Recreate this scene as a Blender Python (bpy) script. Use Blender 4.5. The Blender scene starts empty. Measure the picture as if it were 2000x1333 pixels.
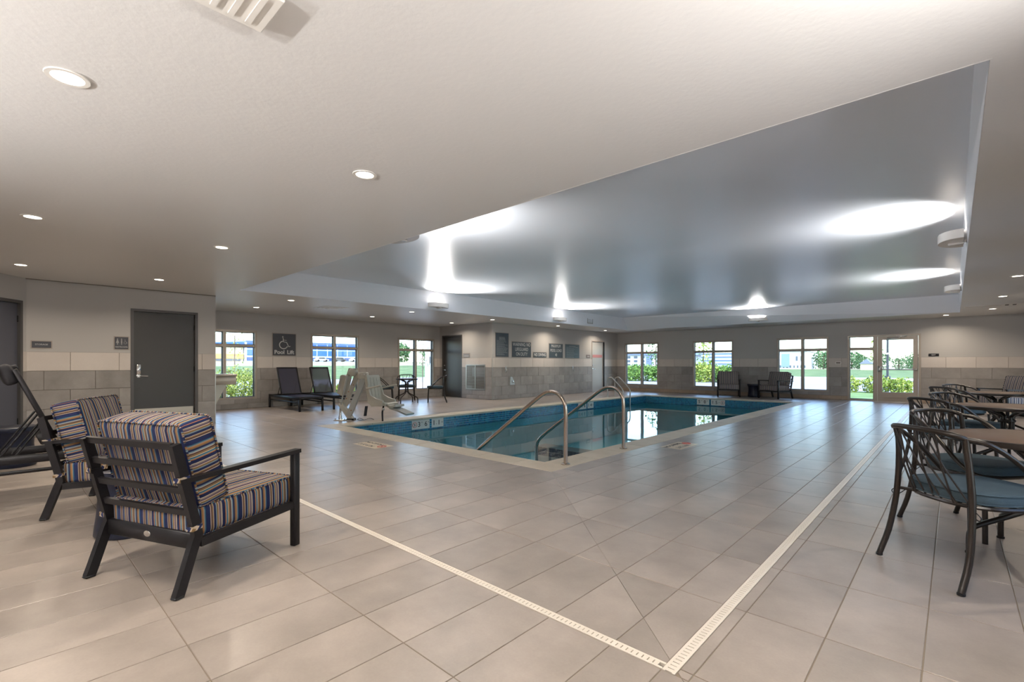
import bpy, math, random
from math import sin, cos, pi, radians, hypot
from mathutils import Vector, Matrix
random.seed(7)
C = bpy.context.scene.collection
SC = bpy.context.scene

# ------------------------------------------------------------------ camera, sky, sun, exposure
cam_d = bpy.data.cameras.new('camera')
cam_d.sensor_width = 36.0
cam_d.lens = 16.734
cam_d.shift_y = 0.02225
cam_d.clip_end = 2000
cam = bpy.data.objects.new('camera', cam_d)
cam.location = (0, 0, 1.18)
cam.rotation_euler = (radians(90), 0, radians(42.87))
C.objects.link(cam)
SC.camera = cam

world = bpy.data.worlds.new('sky')
SC.world = world
world.use_nodes = True
wn = world.node_tree
for n in list(wn.nodes): wn.nodes.remove(n)
wo = wn.nodes.new('ShaderNodeOutputWorld')
bg = wn.nodes.new('ShaderNodeBackground')
sky = wn.nodes.new('ShaderNodeTexSky')
sky.sky_type = 'NISHITA'
sky.sun_disc = False
sky.sun_elevation = radians(52)
sky.sun_rotation = radians(135)
sky.air_density = 1.0
sky.dust_density = 0.9
sky.ozone_density = 3.5
bg.inputs['Strength'].default_value = 0.80
wn.links.new(sky.outputs[0], bg.inputs[0])
wn.links.new(bg.outputs[0], wo.inputs[0])

sun_d = bpy.data.lights.new('sun', 'SUN')
sun_d.energy = 2.7
sun_d.angle = radians(0.6)
sun_d.color = (1.0, 0.95, 0.86)
sun = bpy.data.objects.new('sun', sun_d)
C.objects.link(sun)
sun.rotation_euler = Vector((0.62, -0.60, 1.25)).to_track_quat('Z', 'Y').to_euler()

SC.view_settings.view_transform = 'Standard'
SC.view_settings.look = 'None'
SC.view_settings.gamma = 1.0
SC.view_settings.use_curve_mapping = False
SC.view_settings.exposure = 0.42
SC.cycles.use_denoising = True
SC.cycles.max_bounces = 10
SC.cycles.diffuse_bounces = 5
SC.cycles.glossy_bounces = 4
SC.cycles.transparent_max_bounces = 12
SC.cycles.sample_clamp_indirect = 6.0
SC.cycles.caustics_reflective = False
SC.cycles.caustics_refractive = False

DOWN_W = 14.0      # watts of one ceiling downlight
SCONCE_W = 135.0    # watts of one wall uplight

# ------------------------------------------------------------------ materials
MATS = {}
def nodes_of(name):
    m = bpy.data.materials.new(name); m.use_nodes = True
    nt = m.node_tree
    b = nt.nodes['Principled BSDF']
    MATS[name] = m
    return m, nt, b
def simple(name, col, rough=0.5, metal=0.0, spec=0.5, noise=0.0, nscale=8.0, bump=0.0, bscale=60.0, coat=0.0):
    m, nt, b = nodes_of(name)
    b.inputs['Base Color'].default_value = (*col, 1)
    b.inputs['Roughness'].default_value = rough
    b.inputs['Metallic'].default_value = metal
    b.inputs['Specular IOR Level'].default_value = spec
    if coat: b.inputs['Coat Weight'].default_value = coat
    tc = nt.nodes.new('ShaderNodeNewGeometry')
    if noise:
        nz = nt.nodes.new('ShaderNodeTexNoise'); nz.inputs['Scale'].default_value = nscale
        nz.inputs['Detail'].default_value = 4
        nt.links.new(tc.outputs['Position'], nz.inputs['Vector'])
        mx = nt.nodes.new('ShaderNodeMix'); mx.data_type = 'RGBA'
        mx.inputs['A'].default_value = (*[c * (1 - noise) for c in col], 1)
        mx.inputs['B'].default_value = (*[min(1, c * (1 + noise)) for c in col], 1)
        nt.links.new(nz.outputs['Fac'], mx.inputs['Factor'])
        nt.links.new(mx.outputs['Result'], b.inputs['Base Color'])
    if bump:
        nb = nt.nodes.new('ShaderNodeTexNoise'); nb.inputs['Scale'].default_value = bscale
        nb.inputs['Detail'].default_value = 3
        nt.links.new(tc.outputs['Position'], nb.inputs['Vector'])
        bp = nt.nodes.new('ShaderNodeBump'); bp.inputs['Strength'].default_value = bump
        bp.inputs['Distance'].default_value = 0.01
        nt.links.new(nb.outputs['Fac'], bp.inputs['Height'])
        nt.links.new(bp.outputs[0], b.inputs['Normal'])
    return m

def tile_mat(name, c1, c2, rough=0.4, cloud=1.6, spec=0.5, tint=0.10, rvar=0.03, bump=0.05):
    """cloudy porcelain: noise clouds in world space, tint per tile"""
    m, nt, b = nodes_of(name)
    g = nt.nodes.new('ShaderNodeNewGeometry'); oi = nt.nodes.new('ShaderNodeObjectInfo')
    add = nt.nodes.new('ShaderNodeMath'); add.operation = 'ADD'
    nt.links.new(g.outputs['Random Per Island'], add.inputs[0]); nt.links.new(oi.outputs['Random'], add.inputs[1])
    fr = nt.nodes.new('ShaderNodeMath'); fr.operation = 'FRACT'; nt.links.new(add.outputs[0], fr.inputs[0])
    # each tile samples its own stretch of cloud
    vs = nt.nodes.new('ShaderNodeVectorMath'); vs.operation = 'SCALE'; vs.inputs['Scale'].default_value = 37.0
    cb = nt.nodes.new('ShaderNodeCombineXYZ'); nt.links.new(fr.outputs[0], cb.inputs[2]); nt.links.new(fr.outputs[0], cb.inputs[0])
    nt.links.new(cb.outputs[0], vs.inputs[0])
    va = nt.nodes.new('ShaderNodeVectorMath'); va.operation = 'ADD'
    nt.links.new(g.outputs['Position'], va.inputs[0]); nt.links.new(vs.outputs[0], va.inputs[1])
    nz = nt.nodes.new('ShaderNodeTexNoise'); nz.inputs['Scale'].default_value = cloud; nz.inputs['Detail'].default_value = 6
    nz.inputs['Roughness'].default_value = 0.6
    nt.links.new(va.outputs[0], nz.inputs['Vector'])
    fine = nt.nodes.new('ShaderNodeTexNoise'); fine.inputs['Scale'].default_value = 90; fine.inputs['Detail'].default_value = 2
    nt.links.new(g.outputs['Position'], fine.inputs['Vector'])
    rmp = nt.nodes.new('ShaderNodeMapRange'); rmp.inputs['From Min'].default_value = 0.3; rmp.inputs['From Max'].default_value = 0.7
    nt.links.new(nz.outputs['Fac'], rmp.inputs['Value'])
    mx = nt.nodes.new('ShaderNodeMix'); mx.data_type = 'RGBA'
    mx.inputs['A'].default_value = (*c1, 1); mx.inputs['B'].default_value = (*c2, 1)
    nt.links.new(rmp.outputs[0], mx.inputs['Factor'])
    hs = nt.nodes.new('ShaderNodeHueSaturation')
    v = nt.nodes.new('ShaderNodeMath'); v.operation = 'MULTIPLY_ADD'; v.inputs[1].default_value = 2 * tint; v.inputs[2].default_value = 1 - tint
    nt.links.new(fr.outputs[0], v.inputs[0])
    v2 = nt.nodes.new('ShaderNodeMath'); v2.operation = 'MULTIPLY_ADD'; v2.inputs[1].default_value = 0.14; nt.links.new(fine.outputs['Fac'], v2.inputs[0])
    v3 = nt.nodes.new('ShaderNodeMath'); v3.operation = 'SUBTRACT'; v3.inputs[1].default_value = 0.07
    nt.links.new(v.outputs[0], v2.inputs[2]); nt.links.new(v2.outputs[0], v3.inputs[0])
    nt.links.new(v3.outputs[0], hs.inputs['Value']); nt.links.new(mx.outputs['Result'], hs.inputs['Color'])
    nt.links.new(hs.outputs[0], b.inputs['Base Color'])
    rr = nt.nodes.new('ShaderNodeMapRange'); rr.inputs['To Min'].default_value = rough - rvar; rr.inputs['To Max'].default_value = rough + rvar
    nt.links.new(nz.outputs['Fac'], rr.inputs['Value']); nt.links.new(rr.outputs[0], b.inputs['Roughness'])
    b.inputs['Specular IOR Level'].default_value = spec
    bp = nt.nodes.new('ShaderNodeBump'); bp.inputs['Strength'].default_value = bump; bp.inputs['Distance'].default_value = 0.002
    nt.links.new(fine.outputs['Fac'], bp.inputs['Height']); nt.links.new(bp.outputs[0], b.inputs['Normal'])
    return m

def emis(name, col, s):
    m, nt, b = nodes_of(name)
    b.inputs['Base Color'].default_value = (*col, 1)
    b.inputs['Emission Color'].default_value = (*col, 1); b.inputs['Emission Strength'].default_value = s
    return m

def glass(name, tint=(1, 1, 1), ior=1.45, extra=0.0, rough=0.0):
    m = bpy.data.materials.new(name); m.use_nodes = True; nt = m.node_tree
    for n in list(nt.nodes): nt.nodes.remove(n)
    o = nt.nodes.new('ShaderNodeOutputMaterial'); t = nt.nodes.new('ShaderNodeBsdfTransparent'); g = nt.nodes.new('ShaderNodeBsdfGlossy')
    f = nt.nodes.new('ShaderNodeFresnel'); f.inputs['IOR'].default_value = ior
    t.inputs[0].default_value = (*tint, 1); g.inputs['Roughness'].default_value = rough
    mx = nt.nodes.new('ShaderNodeMixShader')
    nt.links.new(f.outputs[0], mx.inputs[0]); nt.links.new(t.outputs[0], mx.inputs[1]); nt.links.new(g.outputs[0], mx.inputs[2])
    nt.links.new(mx.outputs[0], o.inputs[0])
    MATS[name] = m
    return m, nt, g

floor_m = tile_mat('deck_tile', (0.240, 0.210, 0.188), (0.375, 0.330, 0.296), rough=0.31, cloud=2.0, spec=0.5, tint=0.07)
grey_m = tile_mat('grey_wall_tile', (0.215, 0.200, 0.190), (0.325, 0.305, 0.292), rough=0.42, cloud=2.2, tint=0.10)
light_m = tile_mat('light_wall_tile', (0.51, 0.465, 0.43), (0.59, 0.545, 0.51), rough=0.40, cloud=1.2, tint=0.05)
base_m = tile_mat('base_tile', (0.27, 0.205, 0.155), (0.36, 0.28, 0.215), rough=0.45, cloud=2.0, tint=0.12)
coping_m = tile_mat('coping_stone', (0.50, 0.43, 0.335), (0.60, 0.53, 0.425), rough=0.55, cloud=3.0, tint=0.05, spec=0.35)
grout_m = simple('floor_grout', (0.20, 0.165, 0.13), 0.8)
wgrout_m = simple('wall_grout', (0.17, 0.145, 0.125), 0.8)
paint_m = simple('greige_wall_paint', (0.43, 0.42, 0.41), 0.55, noise=0.03, nscale=1.2, bump=0.08, bscale=180)
ceil_m = simple('soffit_paint', (0.73, 0.725, 0.72), 0.42, spec=0.35, noise=0.02, nscale=0.8, bump=0.10, bscale=35)
tray_m = simple('tray_ceiling_daylight_tint', (0.80, 0.85, 0.93), 0.36, spec=0.5, noise=0.02, nscale=0.7, bump=0.06, bscale=20)  # pale blue puts the cool daylight cast into the paint colour
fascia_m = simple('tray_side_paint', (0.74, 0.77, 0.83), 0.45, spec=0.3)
alu_m = simple('bronze_grey_window_frame', (0.36, 0.315, 0.27), 0.4, metal=0.35)
dark_gasket = simple('dark_gasket', (0.03, 0.033, 0.035), 0.5)
door_m = simple('charcoal_door_paint', (0.040, 0.038, 0.036), 0.33, spec=0.5)
doorframe_m = simple('charcoal_door_frame', (0.075, 0.072, 0.072), 0.4)
paledoor_m = simple('pale_door', (0.42, 0.43, 0.43), 0.35)
steel_m = simple('brushed_steel', (0.55, 0.54, 0.52), 0.28, metal=1.0, noise=0.05, nscale=30)
kick_m = simple('kick_plate_steel', (0.50, 0.44, 0.37), 0.35, metal=0.7)
rail_m = simple('bronze_tinted_handrail', (0.50, 0.42, 0.36), 0.2, metal=1.0)
chrome_m = simple('chrome', (0.75, 0.75, 0.76), 0.12, metal=1.0)
black_m = simple('black_powder_coat', (0.008, 0.0075, 0.009), 0.42, spec=0.25)
bronze_m = simple('dark_bronze_tube', (0.013, 0.009, 0.007), 0.30, spec=0.35)
navy_m = simple('navy_glazed_metal', (0.006, 0.009, 0.022), 0.38, spec=0.3)
teal_m = simple('slate_blue_cushion', (0.040, 0.064, 0.082), 0.85, spec=0.2, noise=0.18, nscale=260, bump=0.3, bscale=500)
tabletop_m = simple('taupe_speckled_tabletop', (0.085, 0.053, 0.034), 0.6, spec=0.25, noise=0.25, nscale=220)
white_m = simple('white_fixture', (0.78, 0.76, 0.73), 0.35)
trimwhite_m = simple('white_trim_ring', (0.80, 0.78, 0.74), 0.4)
sign_m = simple('charcoal_sign', (0.055, 0.058, 0.072), 0.45)
signblue_m = simple('slate_blue_sign', (0.052, 0.075, 0.095), 0.40)
lettering_m = simple('pale_lettering', (0.62, 0.62, 0.62), 0.5)
signrim_m = simple('sign_backer', (0.34, 0.30, 0.27), 0.5)
beige_m = simple('beige_lift_plastic', (0.46, 0.44, 0.385), 0.42, noise=0.06, nscale=20)
beige2_m = simple('lift_frame_paint', (0.38, 0.385, 0.37), 0.35)
belt_m = simple('black_webbing', (0.012, 0.012, 0.016), 0.7)
rust_m = simple('rusty_bolt', (0.30, 0.12, 0.05), 0.7)
pooltile_m = tile_mat('blue_mosaic', (0.012, 0.09, 0.24), (0.02, 0.22, 0.30), rough=0.15, cloud=2.0, tint=0.35, spec=0.6)
darktile_m = tile_mat('dark_blue_step_tile', (0.008, 0.015, 0.045), (0.012, 0.022, 0.07), rough=0.2, cloud=3.0, tint=0.2)
poolgrout_m = simple('pool_grout', (0.30, 0.45, 0.50), 0.7)
plaster_m = simple('pool_plaster', (0.34, 0.80, 0.88), 0.7, noise=0.05, nscale=2)
label_m = simple('white_depth_tile', (0.62, 0.61, 0.57), 0.3)
marker_m = simple('cream_deck_marker', (0.66, 0.56, 0.42), 0.4)
blackpaint_m = simple('black_print', (0.012, 0.012, 0.014), 0.5)
red_m = simple('red_print', (0.50, 0.07, 0.06), 0.5)
drain_m = simple('white_drain_grate', (0.74, 0.69, 0.62), 0.38)
draindark_m = simple('drain_channel_dark', (0.006, 0.005, 0.004), 0.9)
lens_m = emis('downlight_lens', (1.0, 0.90, 0.76), 9.0)
lamp_m = emis('sconce_lamp', (1.0, 0.86, 0.68), 6.0)
sconce_glass = simple('sconce_body', (0.72, 0.70, 0.68), 0.18, spec=0.6)
pane_m, _, _ = glass('window_glass', (0.97, 0.99, 0.98), 1.35)
sling_m = None
def make_sling():
    m = bpy.data.materials.new('navy_mesh_sling'); m.use_nodes = True; nt = m.node_tree
    b = nt.nodes['Principled BSDF']; b.inputs['Base Color'].default_value = (0.018, 0.019, 0.045, 1); b.inputs['Roughness'].default_value = 0.6
    o = nt.nodes['Material Output']; t = nt.nodes.new('ShaderNodeBsdfTransparent'); mx = nt.nodes.new('ShaderNodeMixShader'); mx.inputs[0].default_value = 0.22
    nt.links.new(b.outputs[0], mx.inputs[1]); nt.links.new(t.outputs[0], mx.inputs[2]); nt.links.new(mx.outputs[0], o.inputs[0])
    return m
sling_m = make_sling()

# water: clear, mirror-like at grazing angles, faint ripple
water_m, _wnt, _wg = glass('pool_water', (0.72, 0.97, 1.0), 1.33)
_g = _wnt.nodes.new('ShaderNodeNewGeometry'); _nz = _wnt.nodes.new('ShaderNodeTexNoise'); _nz.inputs['Scale'].default_value = 1.1; _nz.inputs['Detail'].default_value = 1.0
_wnt.links.new(_g.outputs['Position'], _nz.inputs['Vector'])
_bp = _wnt.nodes.new('ShaderNodeBump'); _bp.inputs['Strength'].default_value = 0.05; _bp.inputs['Distance'].default_value = 0.05
_wnt.links.new(_nz.outputs['Fac'], _bp.inputs['Height']); _wnt.links.new(_bp.outputs[0], _wg.inputs['Normal'])

def stripes(name, cols, period=0.17, rough=0.85, sat=1.0):
    m, nt, b = nodes_of(name)
    uv = nt.nodes.new('ShaderNodeUVMap'); sx = nt.nodes.new('ShaderNodeSeparateXYZ'); nt.links.new(uv.outputs[0], sx.inputs[0])
    d = nt.nodes.new('ShaderNodeMath'); d.operation = 'DIVIDE'; d.inputs[1].default_value = period; nt.links.new(sx.outputs[0], d.inputs[0])
    f = nt.nodes.new('ShaderNodeMath'); f.operation = 'FRACT'; nt.links.new(d.outputs[0], f.inputs[0])
    r = nt.nodes.new('ShaderNodeValToRGB'); r.color_ramp.interpolation = 'CONSTANT'
    tot = sum(w for w, c in cols); x = 0; el = r.color_ramp.elements
    for i, (w, c) in enumerate(cols):
        if i < 2: e = el[i]; e.position = x / tot
        else: e = el.new(x / tot)
        e.color = (*c, 1); x += w
    nt.links.new(f.outputs[0], r.inputs[0]); nt.links.new(r.outputs[0], b.inputs['Base Color'])
    b.inputs['Roughness'].default_value = rough; b.inputs['Specular IOR Level'].default_value = 0.15
    return m
NV = (0.012, 0.018, 0.062); CR = (0.50, 0.42, 0.32); TN = (0.20, 0.125, 0.055); LB = (0.16, 0.25, 0.30); BR = (0.07, 0.038, 0.038)
OR = (0.36, 0.14, 0.04); TL = (0.025, 0.11, 0.17); GY = (0.22, 0.20, 0.17); PU = (0.09, 0.06, 0.10)
stripe_m = stripes('multicolour_striped_fabric', [(14, NV), (2, CR), (4, BR), (3, TN), (2, CR), (7, NV), (3, LB), (5, TN), (2, CR), (4, PU), (4, GY), (2, CR),
    (10, NV), (3, OR), (2, LB), (4, TL), (2, CR), (5, TN), (4, BR), (2, CR), (4, LB), (6, NV), (4, TN), (2, OR), (4, GY), (3, TL)], 0.195)
stripe2_m = stripes('muted_striped_fabric', [(6, (0.05, 0.05, 0.07)), (2, (0.42, 0.38, 0.34)), (4, (0.15, 0.12, 0.10)), (3, (0.30, 0.27, 0.27)), (5, (0.04, 0.04, 0.06)),
    (3, (0.40, 0.36, 0.33)), (4, (0.10, 0.09, 0.10)), (3, (0.22, 0.18, 0.15)), (2, (0.45, 0.41, 0.38))], 0.15)
piping_m = stripes('striped_piping', [(3, NV), (2, CR), (2, TN), (2, CR)], 0.03)

# ------------------------------------------------------------------ mesh builder
class MB:
    def __init__(s): s.v = []; s.f = []; s.uv = {}; s.M = None
    def add(s, vs, fs):
        n = len(s.v)
        for p in vs:
            p = Vector(p)
            if s.M is not None: p = s.M @ p
            s.v.append(tuple(p))
        for f in fs: s.f.append(tuple(i + n for i in f))
        return n
    def box(s, x0, y0, z0, x1, y1, z1):
        x0, x1 = sorted((x0, x1)); y0, y1 = sorted((y0, y1)); z0, z1 = sorted((z0, z1))
        s.add([(x0, y0, z0), (x1, y0, z0), (x1, y1, z0), (x0, y1, z0), (x0, y0, z1), (x1, y0, z1), (x1, y1, z1), (x0, y1, z1)],
              [(0, 3, 2, 1), (4, 5, 6, 7), (0, 1, 5, 4), (1, 2, 6, 5), (2, 3, 7, 6), (3, 0, 4, 7)])
    def bbox(s, x0, y0, z0, x1, y1, z1, b=0.004):
        """box with chamfered edges (three stacked rings in z, chamfered corners)"""
        x0, x1 = sorted((x0, x1)); y0, y1 = sorted((y0, y1)); z0, z1 = sorted((z0, z1))
        b = min(b, (x1 - x0) / 2.2, (y1 - y0) / 2.2, (z1 - z0) / 2.2)
        def ring(x0, y0, x1, y1, c, z):
            return [(x0 + c, y0, z), (x1 - c, y0, z), (x1, y0 + c, z), (x1, y1 - c, z), (x1 - c, y1, z), (x0 + c, y1, z), (x0, y1 - c, z), (x0, y0 + c, z)]
        R = ring(x0 + b, y0 + b, x1 - b, y1 - b, b * .3, z0) + ring(x0, y0, x1, y1, b, z0 + b) + ring(x0, y0, x1, y1, b, z1 - b) + ring(x0 + b, y0 + b, x1 - b, y1 - b, b * .3, z1)
        F = [tuple(range(7, -1, -1)), tuple(range(24, 32))]
        for k in range(3):
            for i in range(8):
                j = (i + 1) % 8
                F.append((k * 8 + i, k * 8 + j, k * 8 + 8 + j, k * 8 + 8 + i))
        s.add(R, F)
    def prism(s, poly, a, b, axis='z'):
        """extrude a 2D polygon between a and b along axis"""
        n = len(poly)
        area = sum(poly[i][0] * poly[(i + 1) % n][1] - poly[(i + 1) % n][0] * poly[i][1] for i in range(n))
        if area < 0: poly = poly[::-1]
        def P(p, t):
            if axis == 'z': return (p[0], p[1], t)
            if axis == 'x': return (t, p[0], p[1])
            return (p[0], -t, p[1]) if False else (p[0], t, p[1])
        vs = [P(p, a) for p in poly] + [P(p, b) for p in poly]
        flip = (axis == 'y') != (b < a)
        F = [tuple(range(n - 1, -1, -1)), tuple(range(n, 2 * n))] + [(i, (i + 1) % n, n + (i + 1) % n, n + i) for i in range(n)]
        if flip: F = [f[::-1] for f in F]
        s.add(vs, F)
    def lathe(s, prof, seg=24, cx=0, cy=0, cap=True):
        n = len(prof); vs = []; F = []
        for k in range(seg):
            a = 2 * pi * k / seg
            for r, z in prof: vs.append((cx + r * cos(a), cy + r * sin(a), z))
        for k in range(seg):
            k2 = (k + 1) % seg
            for i in range(n - 1): F.append((k * n + i, k2 * n + i, k2 * n + i + 1, k * n + i + 1))
        if cap:
            F.append(tuple(k * n for k in range(seg - 1, -1, -1))); F.append(tuple(k * n + n - 1 for k in range(seg)))
        s.add(vs, F)
    def tube(s, pts, r, seg=8, closed=False, smooth=0, radii=None, cap=True):
        pts = [Vector(p) for p in pts]
        if smooth: pts = catmull(pts, smooth, closed)
        n = len(pts); vs = []; F = []; up = None
        for i, p in enumerate(pts):
            if closed: t = pts[(i + 1) % n] - pts[i - 1]
            else: t = pts[min(i + 1, n - 1)] - pts[max(i - 1, 0)]
            t.normalize()
            if up is None: up = Vector((0, 0, 1)) if abs(t.z) < 0.9 else Vector((1, 0, 0))
            a = t.cross(up).normalized(); up = a.cross(t).normalized()
            rr = radii[i] if radii else r
            for k in range(seg):
                an = 2 * pi * k / seg
                vs.append(p + (a * cos(an) + up * sin(an)) * rr)
        m = n if closed else n - 1
        for i in range(m):
            i2 = (i + 1) % n
            for k in range(seg):
                k2 = (k + 1) % seg
                F.append((i * seg + k, i * seg + k2, i2 * seg + k2, i2 * seg + k))
        if not closed and cap:
            F.append(tuple(range(seg - 1, -1, -1))); F.append(tuple((n - 1) * seg + k for k in range(seg)))
        F = [f[::-1] for f in F]
        s.add(vs, F)
    def ribbon(s, pts, w, t, nrm=(1, 0, 0)):
        """flat bar of width w (along nrm) and thickness t following pts"""
        pts = [Vector(p) for p in pts]; nrm = Vector(nrm).normalized(); n = len(pts); vs = []; F = []
        for i, p in enumerate(pts):
            d = (pts[min(i + 1, n - 1)] - pts[max(i - 1, 0)]).normalized(); q = d.cross(nrm).normalized()
            for a, b in ((-1, -1), (1, -1), (1, 1), (-1, 1)): vs.append(p + nrm * a * w / 2 + q * b * t / 2)
        for i in range(n - 1):
            for k in range(4):
                k2 = (k + 1) % 4; F.append((i * 4 + k, i * 4 + k2, i * 4 + 4 + k2, i * 4 + 4 + k))
        F.append((3, 2, 1, 0)); F.append(tuple((n - 1) * 4 + k for k in range(4)))
        F = [f[::-1] for f in F]
        s.add(vs, F)
    def mesh(s, name, mat, smooth=True):
        me = bpy.data.meshes.new(name); me.from_pydata(s.v, [], s.f)
        me.materials.append(mat)
        if s.uv:
            ul = me.uv_layers.new(name='UVMap')
            for p in me.polygons:
                if p.index in s.uv:
                    for li, c in zip(p.loop_indices, s.uv[p.index]): ul.data[li].uv = c
        if smooth:
            me.polygons.foreach_set('use_smooth', [True] * len(me.polygons))
            me.set_sharp_from_angle(angle=radians(50))
        me.update(); return me
    def build(s, name, mat, parent=None, smooth=True, **kw):
        return link(name, s.mesh(name, mat, smooth), parent, **kw)

def link(name, data, parent=None, label=None, cat=None, group=None, kind=None):
    o = bpy.data.objects.new(name, data); C.objects.link(o)
    if parent is not None: o.parent = parent
    tag(o, label, cat, group, kind); return o
def tag(o, label=None, cat=None, group=None, kind=None):
    if label: o['label'] = label
    if cat: o['category'] = cat
    if group: o['group'] = group
    if kind: o['kind'] = kind
    return o
def thing(name, label, cat, loc=(0, 0, 0), rz=0.0, group=None, M=None, kind=None):
    o = bpy.data.objects.new(name, None); C.objects.link(o); o.empty_display_size = 0.1
    if M is not None: o.matrix_world = M
    else: o.location = loc; o.rotation_euler = (0, 0, rz)
    return tag(o, label, cat, group, kind)
def copy_tree(o, parent=None, loc=None, rz=None, label=None, group=None):
    c = o.copy(); C.objects.link(c)
    if parent is not None: c.parent = parent; 
    for ch in o.children: copy_tree(ch, c)
    if loc is not None: c.location = loc
    if rz is not None: c.rotation_euler = (0, 0, rz)
    if label: c['label'] = label
    if group: c['group'] = group
    return c
def catmull(P, k, closed=False):
    n = len(P); out = []
    rng = range(n) if closed else range(n - 1)
    for i in rng:
        p0 = P[(i - 1) % n] if (closed or i > 0) else P[0] * 2 - P[1]
        p1 = P[i]; p2 = P[(i + 1) % n]
        p3 = P[(i + 2) % n] if (closed or i + 2 < n) else P[-1] * 2 - P[-2]
        for j in range(k):
            t = j / k; t2 = t * t; t3 = t2 * t
            out.append(0.5 * ((2 * p1) + (p2 - p0) * t + (2 * p0 - 5 * p1 + 4 * p2 - p3) * t2 + (3 * p1 - p0 - 3 * p2 + p3) * t3))
    if not closed: out.append(P[-1].copy())
    return out
def WX(x, y=0, z=0):   # on a wall facing +X: local x runs along +Y, local y up, local z out of the wall
    return Matrix(((0, 0, 1, x), (1, 0, 0, y), (0, 1, 0, z), (0, 0, 0, 1)))
def WY(y, x=0, z=0):   # on a wall facing -Y: local x runs along +X, local y up, local z out of the wall
    return Matrix(((1, 0, 0, x), (0, 0, -1, y), (0, 1, 0, z), (0, 0, 0, 1)))
def text(name, body, size, x, y, z, parent, mat, align='CENTER', sx=1.0, depth=0.0012, rot=None, bold=0.0):
    cu = bpy.data.curves.new(name, 'FONT'); cu.body = body; cu.size = size; cu.align_x = align; cu.align_y = 'CENTER'
    cu.extrude = depth; cu.offset = bold; cu.resolution_u = 3
    tmp = bpy.data.objects.new('tmp', cu); C.objects.link(tmp); bpy.context.view_layer.update()
    me = bpy.data.meshes.new_from_object(tmp.evaluated_get(bpy.context.evaluated_depsgraph_get())); me.name = name
    bpy.data.objects.remove(tmp); bpy.data.curves.remove(cu)
    me.materials.clear(); me.materials.append(mat)
    o = bpy.data.objects.new(name, me); C.objects.link(o); o.parent = parent; o.location = (x, y, z); o.scale = (sx, 1, 1)
    if rot: o.rotation_euler = rot
    return o

# ------------------------------------------------------------------ room shell
H = 2.535          # underside of the soffit
TOP = 3.0          # tray ceiling
XW = -13.7         # window wall (far left)
XR = 1.40          # right wall
YF = 18.75         # far wall
YB = -3.2          # wall behind the camera
XS = -11.0         # wall with the pool signs
YD = 10.9          # wall with the charcoal door in the left bay
XT = -10.77        # wall with the restroom door
PX0, PX1, PY0, PY1 = -8.5, -3.58, 4.43, 16.55    # pool basin
CX0, CX1, CY0, CY1 = -8.9, -3.22, 4.10, 16.95    # outer edge of the coping
TXa, TXb, TYa, TYb = -9.62, 0.12, 3.0, 17.2      # tray opening
ROWS = [(1.063, 1.373, 'light'), (0.753, 1.063, 'grey'), (0.443, 0.753, 'grey'), (0.133, 0.443, 'grey'), (0.004, 0.133, 'base')]

def subtract(r, holes):
    """rect minus rects -> list of rects"""
    out = [r]
    for (a0, b0, a1, b1) in holes:
        nxt = []
        for (x0, y0, x1, y1) in out:
            if a0 >= x1 or a1 <= x0 or b0 >= y1 or b1 <= y0: nxt.append((x0, y0, x1, y1)); continue
            if y0 < b0: nxt.append((x0, y0, x1, b0))
            if y1 > b1: nxt.append((x0, b1, x1, y1))
            yy0, yy1 = max(y0, b0), min(y1, b1)
            if x0 < a0: nxt.append((x0, yy0, a0, yy1))
            if x1 > a1: nxt.append((a1, yy0, x1, yy1))
        out = nxt
    return [q for q in out if q[2] - q[0] > 0.004 and q[3] - q[1] > 0.004]

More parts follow.
